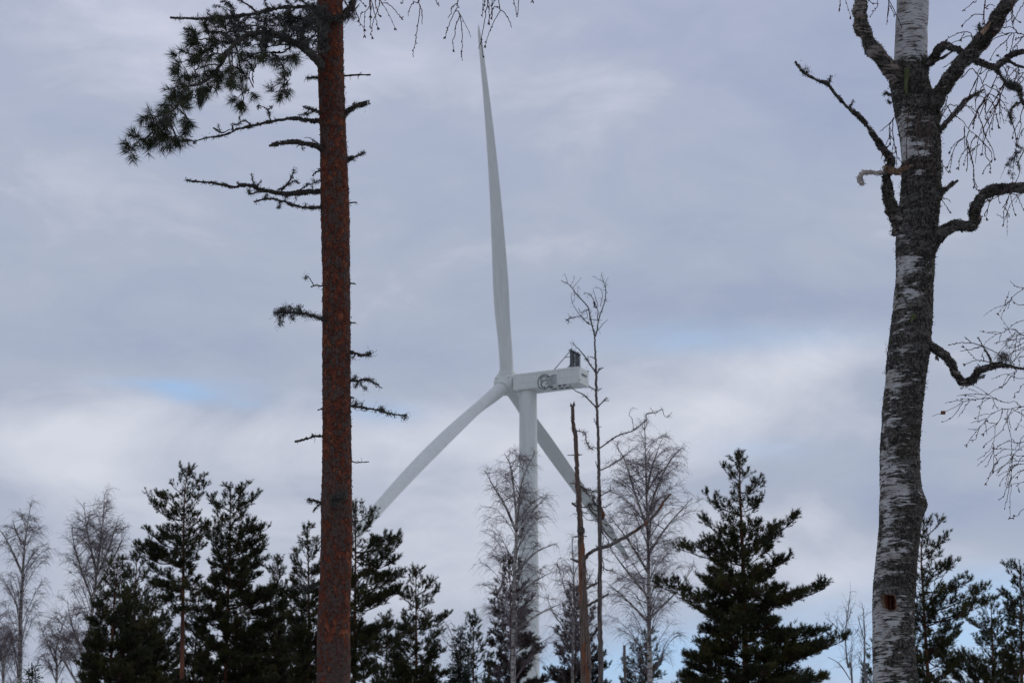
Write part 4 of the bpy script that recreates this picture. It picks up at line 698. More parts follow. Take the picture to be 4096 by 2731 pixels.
S_T = [[(75, 190), (70, 280), (20, 390)], [(70, 280), (130, 350), (210, 400), (290, 500), (345, 540)], [(85, 290), (150, 275), (240, 280), (300, 290), (350, 340), (400, 440), (410, 560), (400, 700)], [(240, 460), (235, 560), (170, 620), (130, 720), (95, 815)], [(240, 560), (245, 660), (200, 750), (190, 825)], [(285, 500), (260, 600), (290, 700), (320, 800), (325, 900), (350, 1000), (360, 1030)],
       [(250, 610), (300, 730), (325, 850), (330, 990)], [(345, 540), (300, 620), (290, 770)], [(400, 440), (420, 540), (470, 620), (500, 700), (510, 740)], [(380, 620), (330, 660), (300, 760)], [(410, 560), (440, 640), (480, 690), (490, 760)], [(380, 650), (430, 720), (465, 780), (472, 860)], [(350, 350), (330, 400), (325, 460)], [(370, 380), (400, 460), (360, 600), (340, 790)],
       [(440, 180), (430, 300), (460, 430), (475, 560)], [(500, 100), (550, 170), (560, 260), (620, 330)], [(600, 80), (560, 200), (510, 350), (490, 470)], [(560, 230), (480, 320)], [(510, 360), (550, 460)], [(650, 1050), (620, 1150), (590, 1250), (596, 1350)], [(600, 1180), (630, 1230), (590, 1280), (530, 1245)], [(490, 1050), (465, 1130), (450, 1200), (437, 1280)], [(590, 1050), (540, 1090), (475, 1120)],
       [(540, 1050), (550, 1120), (568, 1150)], [(655, 1055), (710, 1080), (740, 1140), (770, 1200)], [(775, 480), (740, 530), (715, 620)], [(760, 280), (740, 400), (750, 450), (715, 560)], [(20, 780), (60, 820), (100, 880)], [(20, 1130), (70, 1165), (110, 1222)], [(720, 790), (735, 880), (700, 960)], [(240, 650), (270, 780), (260, 870)]]
twigset(limbs_b[1], 'T', S_T, YB - .5, side=.3, dy=.2, attach=LPB, reach=.06)
S_D2 = [[(850, 800), (800, 870), (795, 960), (760, 1030)], [(830, 850), (780, 880), (730, 915)], [(835, 870), (830, 1000), (850, 1090), (890, 1140)], [(800, 960), (840, 1030), (850, 1170)], [(930, 780), (925, 880), (915, 1010), (925, 1150)], [(1000, 800), (985, 950), (1000, 1100), (965, 1250)], [(1100, 780), (1060, 950), (1040, 1080), (1020, 1250)], [(900, 1010), (920, 1180), (930, 1300)], [(1110, 950), (1100, 1100), (1105, 1180)], [(765, 1075), (740, 1110)], [(800, 1080), (770, 1120)]]
twigset(limbs_b[0], 'D', S_D2, YB - .32, side=.25, dy=.08)
S_Q = [[(450, 65), (380, 45), (270, 42), (180, 60)], [(440, 75), (370, 90), (275, 108)], [(510, 195), (450, 180), (390, 180), (318, 208)], [(475, 170), (450, 120)], [(345, 40), (310, -10)], [(465, 60), (420, -5)], [(450, 65), (540, 110), (640, 170), (700, 210)]]
twigset([o for o in birch.children if o.name.startswith('limb')][-2], 'Q', S_Q, YB - .45, side=.2, dy=.1, catk=.15, up=.15)

# ------------------------------------------------------------------ a second birch whose stem stands just outside the right edge
YB2 = 17.5
b2b = at(4330, 2731, YB2); birch2 = thing('birch_tree', 'birch beyond the right edge with only fine bare branch ends in view', 'tree', (b2b[0], YB2, 0))
mb = MB(); P = np.array([[b2b[0], YB2, -.2], [b2b[0] + .02, YB2, 3], [b2b[0] - .03, YB2, 6], [b2b[0] + .05, YB2 + .1, 9.5]]); P, rr = smooth(P, [.11, .09, .07, .03], 8); mb.tubes(P, rr, 20); mb.build('trunk', M['birch_far'], birch2)
S_Q1 = [[(1350, 480), (1000, 545), (776, 540), (730, 545), (650, 560), (580, 565), (500, 620), (440, 690), (380, 760), (330, 835)], [(776, 538), (740, 530), (700, 500), (640, 510), (560, 480), (420, 395), (350, 370)], [(620, 510), (530, 475), (420, 482), (300, 505), (160, 580), (55, 617)],
        [(300, 505), (250, 580), (205, 630), (128, 665)], [(340, 495), (300, 570), (258, 622)], [(500, 480), (460, 500), (430, 532)], [(520, 480), (550, 530), (575, 565)], [(300, 490), (240, 495), (155, 517)], [(500, 430), (380, 442), (250, 458)], [(680, 300), (620, 370), (550, 410), (430, 480), (300, 480)], [(1350, 330), (776, 318), (680, 300), (630, 285), (520, 325)],
        [(720, 260), (650, 300), (610, 380)], [(776, 365), (740, 420), (705, 435), (705, 475)], [(500, 620), (430, 650), (360, 668)], [(420, 700), (335, 718)], [(480, 640), (485, 760)], [(440, 700), (400, 790), (380, 802)], [(620, 550), (590, 640), (550, 700), (545, 780), (500, 890), (410, 960)], [(650, 560), (645, 650), (670, 770), (682, 880), (680, 1000), (672, 1200), (668, 1400)],
        [(700, 570), (640, 650), (600, 730), (540, 780), (468, 840)], [(550, 670), (495, 662)], [(680, 545), (740, 590), (776, 605)], [(776, 560), (760, 620), (720, 705)], [(1350, 800), (776, 818), (650, 815), (560, 860), (480, 940), (410, 1008)], [(1300, 880), (776, 925), (690, 910), (600, 940), (560, 980), (520, 1050), (480, 1135)],
        [(776, 770), (740, 860), (690, 930), (680, 1000), (650, 1120), (625, 1220), (578, 1280)], [(776, 850), (740, 880), (620, 870), (550, 870)], [(776, 960), (700, 970), (620, 1000), (560, 1080)], [(700, 920), (640, 990), (560, 1040), (480, 1110)], [(776, 930), (720, 1000), (650, 1060), (590, 1140)], [(680, 1080), (660, 1180), (640, 1280), (620, 1345)],
        [(776, 1040), (700, 1080), (640, 1160)], [(776, 990), (720, 990), (650, 1030)], [(1200, 1050), (776, 1125), (735, 1190)], [(776, 1340), (730, 1390), (675, 1415)], [(520, 840), (540, 900), (535, 1050)], [(540, 900), (500, 980), (475, 1015)], [(776, 10), (700, 15), (600, 30), (540, 48)], [(776, 40), (700, 80), (620, 65)], [(776, -20), (700, -60), (640, -70)], [(776, 70), (740, 120), (690, 190)],
        [(900, -60), (776, 0), (690, 60), (630, 60)], [(776, 150), (740, 160), (742, 220)], [(776, -40), (720, -20), (660, 10)], [(776, 90), (720, 100), (660, 130)]]
S_Q1 = [([(1235, min(p[0][1], 900) - 90), (1000, p[0][1] - 40)] + p if p[0][0] < 1000 else [(1235, p[0][1] - 60)] + p[1:]) if p[0][0] >= 770 else p for p in S_Q1]
lg = twigset(birch2, 'Q', S_Q1, YB2, r=1.1, side=.35, dy=.5, catk=.35, name='limb', up=.08, attach=P, reach=.2)
S_V = [[(2700, 900), (2352, 770), (2320, 780), (2280, 830)], [(2600, 760), (2352, 735), (2300, 765), (2250, 760)], [(2352, 700), (2320, 690), (2300, 730)], [(2352, 660), (2320, 645)], [(2352, 665), (2310, 700), (2318, 668)], [(2500, 500), (2352, 440), (2310, 500), (2305, 515)]]
S_V = [[(2486, p[0][1] - 30)] + (p[1:] if p[0][0] > 2400 else p) for p in S_V]
twigset(birch2, 'V', S_V, YB2, r=1.1, side=.5, dy=.4, catk=.2, name='limb', up=.15)
lf = MB(); p = cpt('Q', 142, 588, YB2); lf.box(p, np.array([1., .2, 0]), np.array([0, 1., 0]), np.array([.2, 0, 1.]), .016, .002, .012); lf.build('withered_leaf', M['leaf'], birch2)

# ------------------------------------------------------------------ two dead snags and a post-like stub
YS = 45.0
def snag(name, label, main, subs, Y, lich, grp='dead grey trees', wood='dead'):
    P = np.array([cpt(c, x, y, Y) for c, x, y, r in main]); rr = np.array([r * pxm(Y, c) for c, x, y, r in main])
    base = np.array([P[-1, 0] + .02, Y, gz(P[-1, 0], Y)]); t = thing(name, label, 'dead tree', base, grp)
    P = np.vstack([P, [base + [0, 0, 2.5]], [base - [0, 0, .2]]]); rr = np.concatenate([rr, [rr[-1] * 1.15, rr[-1] * 1.4]]); P, rr = smooth(P, rr, 8)
    mb = MB(); vis = wob(P, .004); mb.tubes(vis, rr * (1 + RNG.normal(size=len(rr)) * .03), 16); tk = mb.build('trunk', M[wood], t)
    for c, pts, r, l in subs:
        s = pxm(Y, c); p0 = cpt(c, *pts[0], Y); j = np.argmin(((P[:, [0, 2]] - p0[[0, 2]]) ** 2).sum(1)); Q = trace(c, pts, P[j, 1], P[j, 1] + RNG.uniform(-.5, .5)); Q[0] = Q[0] * .5 + P[j] * .5 if len(Q) > 2 and np.linalg.norm(Q[0] - P[j]) < .2 else Q[0]
        Q, rq = smooth(Q, rad(r, len(Q)) * s, 5); mb = MB(); mb.tubes(wob(Q, s * 1.), rq, 7)
        for i in range(int(len(Q) * .25)):
            k = RNG.integers(1, len(Q)); d = rvec(1)[0]; mb.tubes(np.array([Q[k], Q[k] + d * .04, Q[k] + d * .07 + rvec(1)[0] * .03]), [rq[k] * .6, rq[k] * .4, .002], 4)
        if l: k = RNG.random(len(Q)) < l; lichen(mb, Q[k], 10, .05, .005, mi=1)
        mb.build('branch', [M['dead'] if np.max(r) > 5 else M['dryb'], M['lichen']], t)
    return t
s1 = snag('dead_tree', 'grey dead snag with a forked broken top, orange bare patches and one long rising branch', [('I', 231, 945, 11), ('I', 233, 1000, 12), ('I', 235, 1050, 12), ('I', 241, 1100, 14), ('I', 252, 1150, 15), ('I', 258, 1300, 14), ('I', 262, 1400, 15), ('J', 776, 350, 15), ('J', 783, 450, 17), ('J', 790, 560, 17), ('J', 796, 700, 19), ('J', 803, 820, 23), ('J', 808, 1000, 25), ('J', 818, 1250, 28), ('J', 828, 1568, 31)],
    [('J', [(805, 815), (825, 805), (850, 775), (900, 750), (960, 735), (1020, 705), (1090, 665), (1160, 620), (1230, 560), (1280, 500), (1310, 450), (1345, 418)], [12, 11, 11, 11, 10, 9, 5], .05), ('I', [(250, 1100), (262, 1110), (300, 1118), (316, 1130), (320, 1165), (330, 1195), (345, 1222), (368, 1228)], [6, 3, 3, 5, 3], .5), ('I', [(258, 1268), (240, 1270), (197, 1270)], [5, 4, 2], 0), ('I', [(255, 1268), (275, 1268), (295, 1266)], [6, 5, 2], 0),
     ('I', [(262, 1460), (245, 1457), (217, 1455)], [6, 5, 3], 0), ('J', [(790, 500), (765, 488), (743, 474)], [9, 8, 7], 0), ('J', [(795, 680), (775, 677), (753, 678)], [7, 6, 3], 0), ('J', [(790, 674), (812, 673), (833, 675)], [5, 4, 2], 0), ('J', [(805, 835), (770, 828), (733, 810)], [10, 9, 5], 0), ('J', [(810, 1010), (835, 990), (860, 975), (895, 958)], [9, 8, 7], .4), ('J', [(815, 1115), (850, 1090), (900, 1060), (965, 1025)], [10, 8, 6], .4),
     ('J', [(815, 1215), (760, 1205), (700, 1190)], [10, 8, 5], .3), ('O', [(210, 120), (260, 160), (310, 195), (370, 205), (420, 220), (480, 212)], [14, 13, 9, 5], .9), ('O', [(250, 170), (240, 260), (240, 360), (250, 440)], [9, 9, 7], .8), ('O', [(270, 445), (320, 440), (360, 440), (400, 500), (470, 580)], [9, 10, 12, 8], .3), ('O', [(260, 480), (300, 515), (350, 525), (400, 545)], [5, 5, 2], .2),
     ('O', [(290, 530), (310, 590), (360, 620), (430, 628), (475, 640)], [3, 4, 6, 5], .1), ('O', [(360, 205), (370, 270), (420, 310), (440, 380), (470, 420)], [8, 7, 7, 8], .6), ('O', [(320, 200), (390, 240), (430, 300), (480, 350), (490, 400)], [7, 6, 6], .6), ('O', [(185, 540), (160, 530), (150, 545)], [5, 4, 3], 0), ('J', [(830, 1470), (855, 1460), (860, 1480)], [10, 10, 6], .6)], YS, .3, wood='snag')
mb = MB(); tp_ = [cpt('I', x, y, YS) for x, y in ((221, 950), (219, 926), (226, 948), (233, 935), (242, 914), (243, 950))]
mb.tubes(np.array([tp_[0] * .5 + tp_[2] * .5, tp_[1]]), [.028, .004], 6); mb.tubes(np.array([tp_[3] * .4 + tp_[5] * .6, tp_[4]]), [.03, .004], 6); mb.build('splinter', M['dead'], s1)
mb = MB(); p = cpt('O', 258, 795, YS); mb.tubes(np.array([p + [0, .02, .03], p + [0, -.16, .02]]), [.07, .055], 9); mb.build('branch_stub', M['dryb'], s1)
snag('dead_tree', 'thin grey dead tree with a forked twiggy top, right of the broken snag', [('I', 378, 492, 5), ('I', 380, 560, 6), ('I', 384, 640, 6.5), ('I', 385, 720, 8), ('I', 388, 830, 8), ('I', 393, 960, 9), ('I', 398, 1085, 9), ('I', 402, 1230, 10), ('I', 405, 1360, 10.5), ('I', 405, 1460, 11), ('J', 907, 400, 11), ('J', 910, 520, 13), ('J', 912, 700, 12), ('J', 912, 860, 13), ('J', 911, 1000, 14), ('J', 911, 1150, 14), ('J', 913, 1300, 15), ('J', 917, 1450, 16), ('J', 918, 1568, 16)],
    [('I', a_, r_, l_) for a_, r_, l_ in (
        ([(378, 492), (370, 450), (362, 420), (350, 380), (335, 300), (300, 255), (255, 205), (230, 170), (200, 140), (155, 120)], [5, 4.5, 4, 3, 2], .1), ([(378, 492), (392, 450), (405, 370), (430, 300), (445, 250), (450, 180), (435, 120), (420, 70)], [5, 4, 3.5, 2.5, 1.2], .05),
        ([(350, 410), (310, 380), (285, 355), (220, 367), (190, 380)], [3, 2.5, 3, 3], .2), ([(395, 385), (398, 320), (380, 270), (355, 220), (320, 200)], [3, 2.5, 3, 1.5], .2), ([(390, 440), (360, 420), (355, 390)], [2, 1.5], 0), ([(390, 440), (430, 410), (462, 375)], [2.5, 1.5], 0),
        ([(225, 200), (225, 250), (250, 305), (285, 350), (325, 395), (350, 410)], [1.2, 1.6, 2.5, 2.5], .1), ([(232, 170), (265, 130), (290, 100)], [1.6, 1], 0), ([(200, 140), (190, 100), (175, 72)], [1.6, 1], 0), ([(215, 160), (240, 110), (235, 85)], [1.5, 1], 0), ([(400, 290), (385, 240), (365, 170)], [2.2, 1.2], 0), ([(415, 290), (430, 210), (410, 170), (375, 165)], [2.2, 1.2], 0),
        ([(447, 190), (455, 120), (468, 95)], [1.5, 1], 0), ([(437, 130), (385, 100), (360, 92)], [1.4, 1], 0), ([(335, 310), (310, 320), (285, 330), (270, 300)], [3, 2, 2], .2), ([(325, 330), (330, 360), (300, 370)], [2, 1.5], 0), ([(390, 380), (360, 375), (340, 370)], [2.5, 2], 0), ([(375, 260), (378, 290), (395, 300)], [7, 5, 3], 0), ([(190, 380), (205, 385), (200, 410)], [4, 3, 1], 0), ([(215, 365), (200, 335)], [2, 1], 0),
        ([(240, 190), (245, 240), (230, 270)], [1.2, 1], 0), ([(265, 215), (268, 160), (285, 180)], [1.2, 1], 0), ([(378, 725), (345, 670), (310, 615), (270, 570), (228, 527)], [5, 5, 4, 3, 1.5], .15), ([(335, 655), (333, 615)], [4, 2], .2), ([(386, 640), (350, 620)], [4, 2], 0), ([(386, 742), (410, 705), (435, 693)], [4, 4.5, 2], .1), ([(386, 847), (350, 825), (338, 820)], [3, 4, 3], .2),
        ([(388, 850), (410, 838), (425, 828)], [3, 3, 1.5], 0), ([(385, 958), (350, 915), (300, 870), (250, 845), (210, 805)], [5, 5, 4, 3, 2], .1), ([(395, 960), (440, 910), (460, 890)], [4, 4.5, 2], .1), ([(440, 912), (475, 910)], [3, 1.5], 0), ([(393, 1080), (372, 1025)], [4, 2], 0), ([(400, 1085), (422, 1083)], [3, 1.5], 0),
        ([(402, 1232), (450, 1195), (500, 1160), (560, 1130), (600, 1120), (635, 1105), (680, 1070), (715, 1040), (722, 1000), (780, 990), (820, 970), (835, 1005), (860, 1018), (888, 985)], [4.5, 5, 4, 4, 3, 2.5, 2, 1.5], .1), ([(635, 1105), (625, 1030), (605, 1005), (622, 960), (662, 968)], [2, 1.5, 1], 0), ([(718, 995), (760, 985), (742, 955)], [2, 1], 0), ([(400, 1227), (355, 1212)], [3, 2], 0), ([(550, 1135), (555, 1110)], [3, 1], 0), ([(480, 1178), (490, 1158)], [3, 1], 0),
        ([(405, 1372), (460, 1350), (510, 1320), (550, 1295), (570, 1270)], [4, 4.5, 5, 3], .05), ([(512, 1318), (512, 1298)], [3, 1], 0), ([(550, 1290), (550, 1255)], [3, 1], 0), ([(400, 1368), (383, 1308)], [4, 2], 0), ([(407, 1542), (470, 1510), (500, 1500)], [3, 3.5, 2], 0), ([(485, 1505), (478, 1470), (485, 1465)], [2.5, 2], 0))] +
    [('O', a_, r_, l_) for a_, r_, l_ in (([(515, 430), (560, 540), (540, 600), (500, 640)], [20, 34, 34, 22], .9), ([(520, 440), (600, 440), (660, 400), (718, 368)], [6, 7, 6, 2], .1), ([(540, 650), (600, 690), (650, 695), (680, 730), (715, 775)], [6, 6, 8, 3], .1), ([(655, 690), (665, 660), (730, 630)], [5, 4, 2], 0), ([(540, 660), (570, 740), (600, 800), (660, 860), (720, 900), (745, 880)], [7, 7, 8, 9, 12], .3),
        ([(550, 700), (560, 790), (620, 880), (650, 950)], [5, 6, 7, 6], .2), ([(545, 720), (568, 860), (560, 950), (540, 1040), (545, 1130), (575, 1250), (565, 1330)], [5, 5, 5, 6, 8], .1), ([(560, 940), (620, 980), (690, 1020), (780, 1055)], [4, 5, 2], .1), ([(560, 1145), (640, 1190), (715, 1215)], [4, 5, 2], .1), ([(580, 1265), (620, 1320), (680, 1325), (745, 1362)], [6, 9, 8, 2], .3), ([(690, 1330), (692, 1290)], [7, 6], 0),
        ([(500, 290), (450, 305), (440, 240)], [4, 4, 3], 0), ([(500, 330), (550, 335), (590, 352)], [4, 3, 1.5], 0), ([(500, 250), (440, 230), (400, 250)], [4, 5, 4], .2), ([(490, 500), (430, 480), (380, 400), (350, 420)], [7, 9, 12, 8], .6), ([(490, 460), (460, 400), (430, 380)], [7, 9, 8], .6), ([(500, 560), (450, 540), (400, 480)], [7, 8, 8], .3), ([(480, 1260), (465, 1235)], [2, 1], 0))], YS + .8, .2)
st = thing('dead_tree_stub', 'short grey stub of a dead stem between the slim grey tree and the dark pine', 'dead tree', at(2499, 2731, 50) * [1, 1, 0], 'dead grey trees')
mb = MB(); P = np.array([cpt('J', 1060, 1420, 50), cpt('J', 1062, 1500, 50), cpt('J', 1064, 1568, 50), at(2500, 2731, 50) * [1, 1, 0] - [0, 0, .1]]); P, rr = smooth(P, np.array([6.5, 7.5, 8, 11]) * pxm(50, 'J'), 6); mb.tubes(wob(P, .003), rr, 12); mb.build('trunk', M['dead'], st)

# ------------------------------------------------------------------ background pines
def outline(cr, rows, Y):
    z = []; l = []; r = []
    for y, a, b in rows:
        p = cpt(cr, a, y, Y); q = cpt(cr, b, y, Y); z.append(p[2]); l.append(p[0]); r.append(q[0])
    o = np.argsort(z); return np.array(z)[o], np.array(l)[o], np.array(r)[o]
def bgpine(label, cr, Y, top, stem, rows, nm='farneedle', dens=1., tr=.085, grp='pines of the treeline', kind='pine_tree', gapy=0., spruce=False, stop=None, seed=1, extra=()):
    global RNG
    RNG = np.random.default_rng(seed * 101 + 5)
    T = cpt(cr, *top, Y) - np.array([0, 0, .13]); zb = cpt(cr, 0, 1568, Y)[2]; oz, ol, orr = outline(cr, rows, Y)
    sx = [(T[2], T[0])] + [(cpt(cr, x, y, Y)[2], cpt(cr, x, y, Y)[0]) for x, y in stem]; sx.sort(); sz = np.array([s[0] for s in sx]); sxx = np.array([s[1] for s in sx])
    bx = sxx[0]; root = thing(kind, label, 'tree', (bx, Y, gz(bx, Y)), grp); X = lambda z: np.interp(z, sz, sxx)
    zs = np.concatenate([[-.2], np.linspace(.5, T[2], 26)]); hh = np.clip((T[2] - zs) / T[2], 0, 1)
    mb = MB(); mb.tubes(np.stack([X(zs), np.full(27, Y), zs], 1), .006 + tr * 1.3 * hh ** .85, 10); mb.build('trunk', M['farpinebark'] if not spruce else M['farbranch'], root)
    zlow = zb - 1.2 if stop is None else cpt(cr, 0, stop, Y)[2]
    br = MB(); fo = MB(); pos = []; dr = []; ln = []; z = T[2] - .10; step = .2 if not spruce else .13; prim = []
    while z > zlow:
        f = (T[2] - z); nb = RNG.integers(4, 7) if f > .4 else 4; a0 = RNG.uniform(0, 6.28)
        for i in range(nb):
            a = a0 + i * 2 * math.pi / nb + RNG.normal() * .2; ca = math.cos(a); zt = z + RNG.normal() * .05
            Wc = abs(ca) ** .6; le = max(.05, X(zt) - np.interp(zt, oz, ol)); re = max(.05, np.interp(zt, oz, orr) - X(zt)); av = (le + re) / 2; side = re if ca > 0 else le
            Lb = (side * Wc + av * (1 - Wc)) * (RNG.uniform(.72, 1.03) if RNG.random() < .75 else RNG.uniform(.35, .7)); Lb = max(.06, Lb - .08)
            up = np.interp(f, [0, 1, 3, 6], [.95, .55, .28, .12]) if not spruce else -.15
            z0 = zt - Lb * up; hd = np.array([ca, math.sin(a), 0])
            P = np.array([[X(z0), Y, z0] + hd * Lb * u + np.array([0, 0, Lb * up * (.55 * u + .45 * u * u) + (RNG.normal() * .02 if 0 < u < 1 else 0)]) for u in np.linspace(0, 1, 7)])
            P[1:] += RNG.normal(size=(6, 3)) * .012 * Lb; prim.append((P, Lb))
        z -= step * RNG.uniform(.75, 1.25) * (1 + .15 * min(1, f / 3)) / dens ** .5
    nrand = len(prim)
    for st_, tp_ in extra:
        A_ = cpt(cr, *st_, Y); B_ = cpt(cr, *tp_, Y); A_ = np.array([X(A_[2]), Y, A_[2]]); B_[1] += RNG.uniform(-.5, .5); Lb = np.linalg.norm(B_ - A_); u = np.linspace(0, 1, 7)[:, None]
        P = A_ + (B_ - A_) * u - np.array([0, 0, 1.]) * Lb * RNG.uniform(.04, .2) * np.sin(np.pi * u ** RNG.uniform(.6, 1.2)) + np.cumsum(RNG.normal(size=(7, 3)), 0) * .012 * Lb * u; prim.append((P + RNG.normal(size=P.shape) * .012 * u, Lb))
    # leader
    pos.append([T[0], Y, T[2] - .12]); dr.append([0, 0, 1.]); ln.append(.14)
    for k in range(4): a = RNG.uniform(0, 6.28); pos.append([T[0], Y, T[2] - .22]); dr.append([math.cos(a) * .6, math.sin(a) * .6, 1]); ln.append(.13)
    PB = []; RB = []; S2 = []; R2 = []
    for ip, (P, Lb) in enumerate(prim):
        PB.append(P); RB.append(np.linspace(.006 + .012 * Lb, .004, 7)); tg = np.gradient(P, axis=0)
        fz = T[2] - P[-1, 2]; n2 = max(2, int(Lb * (19 if not spruce else 22) * dens * (np.interp(fz, [.3, 1.8, 3.2], [.55, 1.2, 1.65]) if ip < nrand else .95)))
        for j in range(n2):
            u = RNG.uniform(.22, 1) ** .8; p = np.array([np.interp(u * 6, range(7), P[:, k]) for k in range(3)]); t = unit(tg[min(6, int(u * 6))]); sd_ = unit(np.cross(t, [0, 0, 1.])) * (1 if RNG.random() < .5 else -1)
            l2 = (.10 + (.32 if ip < nrand else .34) * Lb * (1.15 - u)) * RNG.uniform(.45, 1.2); d = unit(t * .75 + sd_ * .75 + np.array([0, 0, .28 if not spruce else -.1]) + RNG.normal(size=3) * .15)
            q = np.array([p, p + d * l2 * .55, p + d * l2 + np.array([0, 0, (.12 if not spruce else -.05) * l2])]); S2.append(q); R2.append([.006, .005, .003])
            n3 = max(1, int(l2 * (22 if not spruce else 30) * np.interp(fz, [.3, 2.6], [.6, 1.0])))
            if ip >= nrand and u < .45 and RNG.random() < .5: n3 = n3 // 3
            for k in range(n3):
                v = RNG.uniform(.3, 1); pp = q[0] * (1 - v) + q[2] * v; dd = unit(d * .7 + rvec(1)[0] * .75 + np.array([0, 0, .45 if not spruce else -.05])); l3 = RNG.uniform(.02, .10)
                pos.append(pp + dd * l3 * .5); dr.append(dd); ln.append(RNG.uniform(.06, .13))
            pos.append(q[2]); dr.append(unit(d + [0, 0, .7 if not spruce else 0])); ln.append(.12)
        pos.append(P[-1]); dr.append(unit(tg[-1] + [0, 0, .3])); ln.append(.12)
    br.tubes(np.array(PB), np.array(RB), 5); br.tubes(np.array(S2), np.array(R2), 3); br.build('branches', M['farbranch'], root)
    tufts(fo, pos, dr, np.array(ln), 22 if not spruce else 16, .068 if not spruce else .035, .0125, .8, 0, .12 if not spruce else 0)
    fo.build('foliage', M[nm], root); return len(pos)
TOT = 0
EXG = [[((1240, 470), (1010, 345)), ((1240, 430), (1388, 268)), ((1236, 650), (1000, 548)), ((1235, 760), (905, 650)), ((1236, 700), (960, 640)), ((1235, 880), (1010, 790)), ((1240, 260), (1085, 310)), ((1240, 620), (1400, 500)), ((1240, 250), (1330, 185))], [((1550, 400), (1408, 298)), ((1550, 420), (1725, 330)), ((1548, 640), (1792, 520)), ((1545, 720), (1800, 600)), ((1540, 580), (1385, 500)), ((1550, 380), (1660, 250))]] + [[]] * 9
GP = [
 ('tall slender pine with a bare red lower trunk, highest of the left group', 62, (1270, 75), [(1240, 300), (1235, 800), (1225, 1568)], [(75, 1255, 1285), (120, 1180, 1310), (180, 1140, 1340), (260, 1080, 1390), (340, 1005, 1340), (400, 1030, 1300), (480, 1070, 1390), (540, 1000, 1400), (600, 1060, 1420), (640, 900, 1380), (700, 960, 1400), (760, 1080, 1360), (840, 990, 1340), (900, 1000, 1380), (1020, 1060, 1330), (1100, 1120, 1320)], 'farneedle', .9, .10, 1130),
 ('pine with a rounded open top just right of the tallest left pine', 64, (1555, 185), [(1550, 500), (1520, 1568)], [(185, 1535, 1575), (230, 1480, 1610), (300, 1400, 1700), (360, 1460, 1725), (450, 1400, 1700), (520, 1440, 1790), (600, 1380, 1800), (700, 1360, 1790), (800, 1330, 1850), (900, 1350, 1900), (1100, 1300, 1960), (1300, 1300, 1950), (1568, 1300, 2000)], 'farneedle', 1., .09, None),
 ('dense dark pine nearest the left birches, lower than its neighbours', 58, (800, 680), [(770, 1000), (740, 1568)], [(680, 785, 815), (720, 745, 850), (820, 680, 900), (900, 640, 950), (1050, 600, 1000), (1130, 520, 1050), (1200, 600, 1050), (1300, 530, 1100), (1568, 500, 1150)], 'farneedle', 1.25, .09, None),
 ('dark pine with a narrow spike crown left of the red-trunked pine', 60, (925, 640), [(910, 1000), (905, 1568)], [(640, 910, 940), (700, 890, 960), (800, 830, 1020), (900, 800, 1060), (1100, 780, 1100), (1568, 800, 1220)], 'farneedle', 1.25, .08, None),
 ('pine showing just left of the red foreground trunk with a tufted round top', 60, (2070, 490), [(2080, 900), (2085, 1568)], [(490, 2050, 2095), (560, 2000, 2140), (640, 2010, 2160), (700, 1930, 2180), (800, 1940, 2200), (900, 1900, 2220), (1100, 1920, 2250), (1568, 1930, 2300)], 'farneedle', 1.2, .09, None),
 ('low bushy pine in the gap left of the red foreground trunk', 66, (1880, 675), [(1860, 900), (1850, 1568)], [(675, 1865, 1890), (740, 1800, 1920), (850, 1780, 1950), (1000, 1750, 1960), (1568, 1700, 1990)], 'farneedle', 1.15, .07, None),
 ('short pine low between the two tallest left pines', 67, (1345, 870), [(1300, 1568)], [(870, 1330, 1360), (920, 1300, 1400), (1000, 1250, 1420), (1200, 1190, 1450), (1568, 1150, 1480)], 'farneedle', 1.15, .07, None),
 ('dark bushy pine low behind the red-stemmed tall left pine', 70, (1050, 930), [(1050, 1568)], [(930, 1040, 1060), (1000, 960, 1140), (1150, 900, 1200), (1350, 860, 1230), (1568, 850, 1260)], 'farneedle', 1.2, .06, None),
 ('dark pine low behind the round-topped left pine', 71, (1640, 960), [(1640, 1568)], [(960, 1630, 1650), (1040, 1560, 1730), (1200, 1500, 1790), (1400, 1470, 1830), (1568, 1450, 1850)], 'farneedle', 1.2, .06, None),
 ('dark pine low against the left side of the red foreground trunk', 72, (1960, 900), [(1960, 1568)], [(900, 1950, 1970), (980, 1880, 2040), (1150, 1820, 2100), (1350, 1780, 2140), (1568, 1760, 2160)], 'farneedle', 1.2, .06, None),
]
sd0 = 1
for gi, (lb_, Y, top, stem, rows, nm, de, tr, stop) in enumerate(GP): sd0 += 1; TOT += bgpine(lb_, 'G', Y, top, stem, rows, nm, de, tr, stop=stop, seed=sd0, extra=EXG[gi])
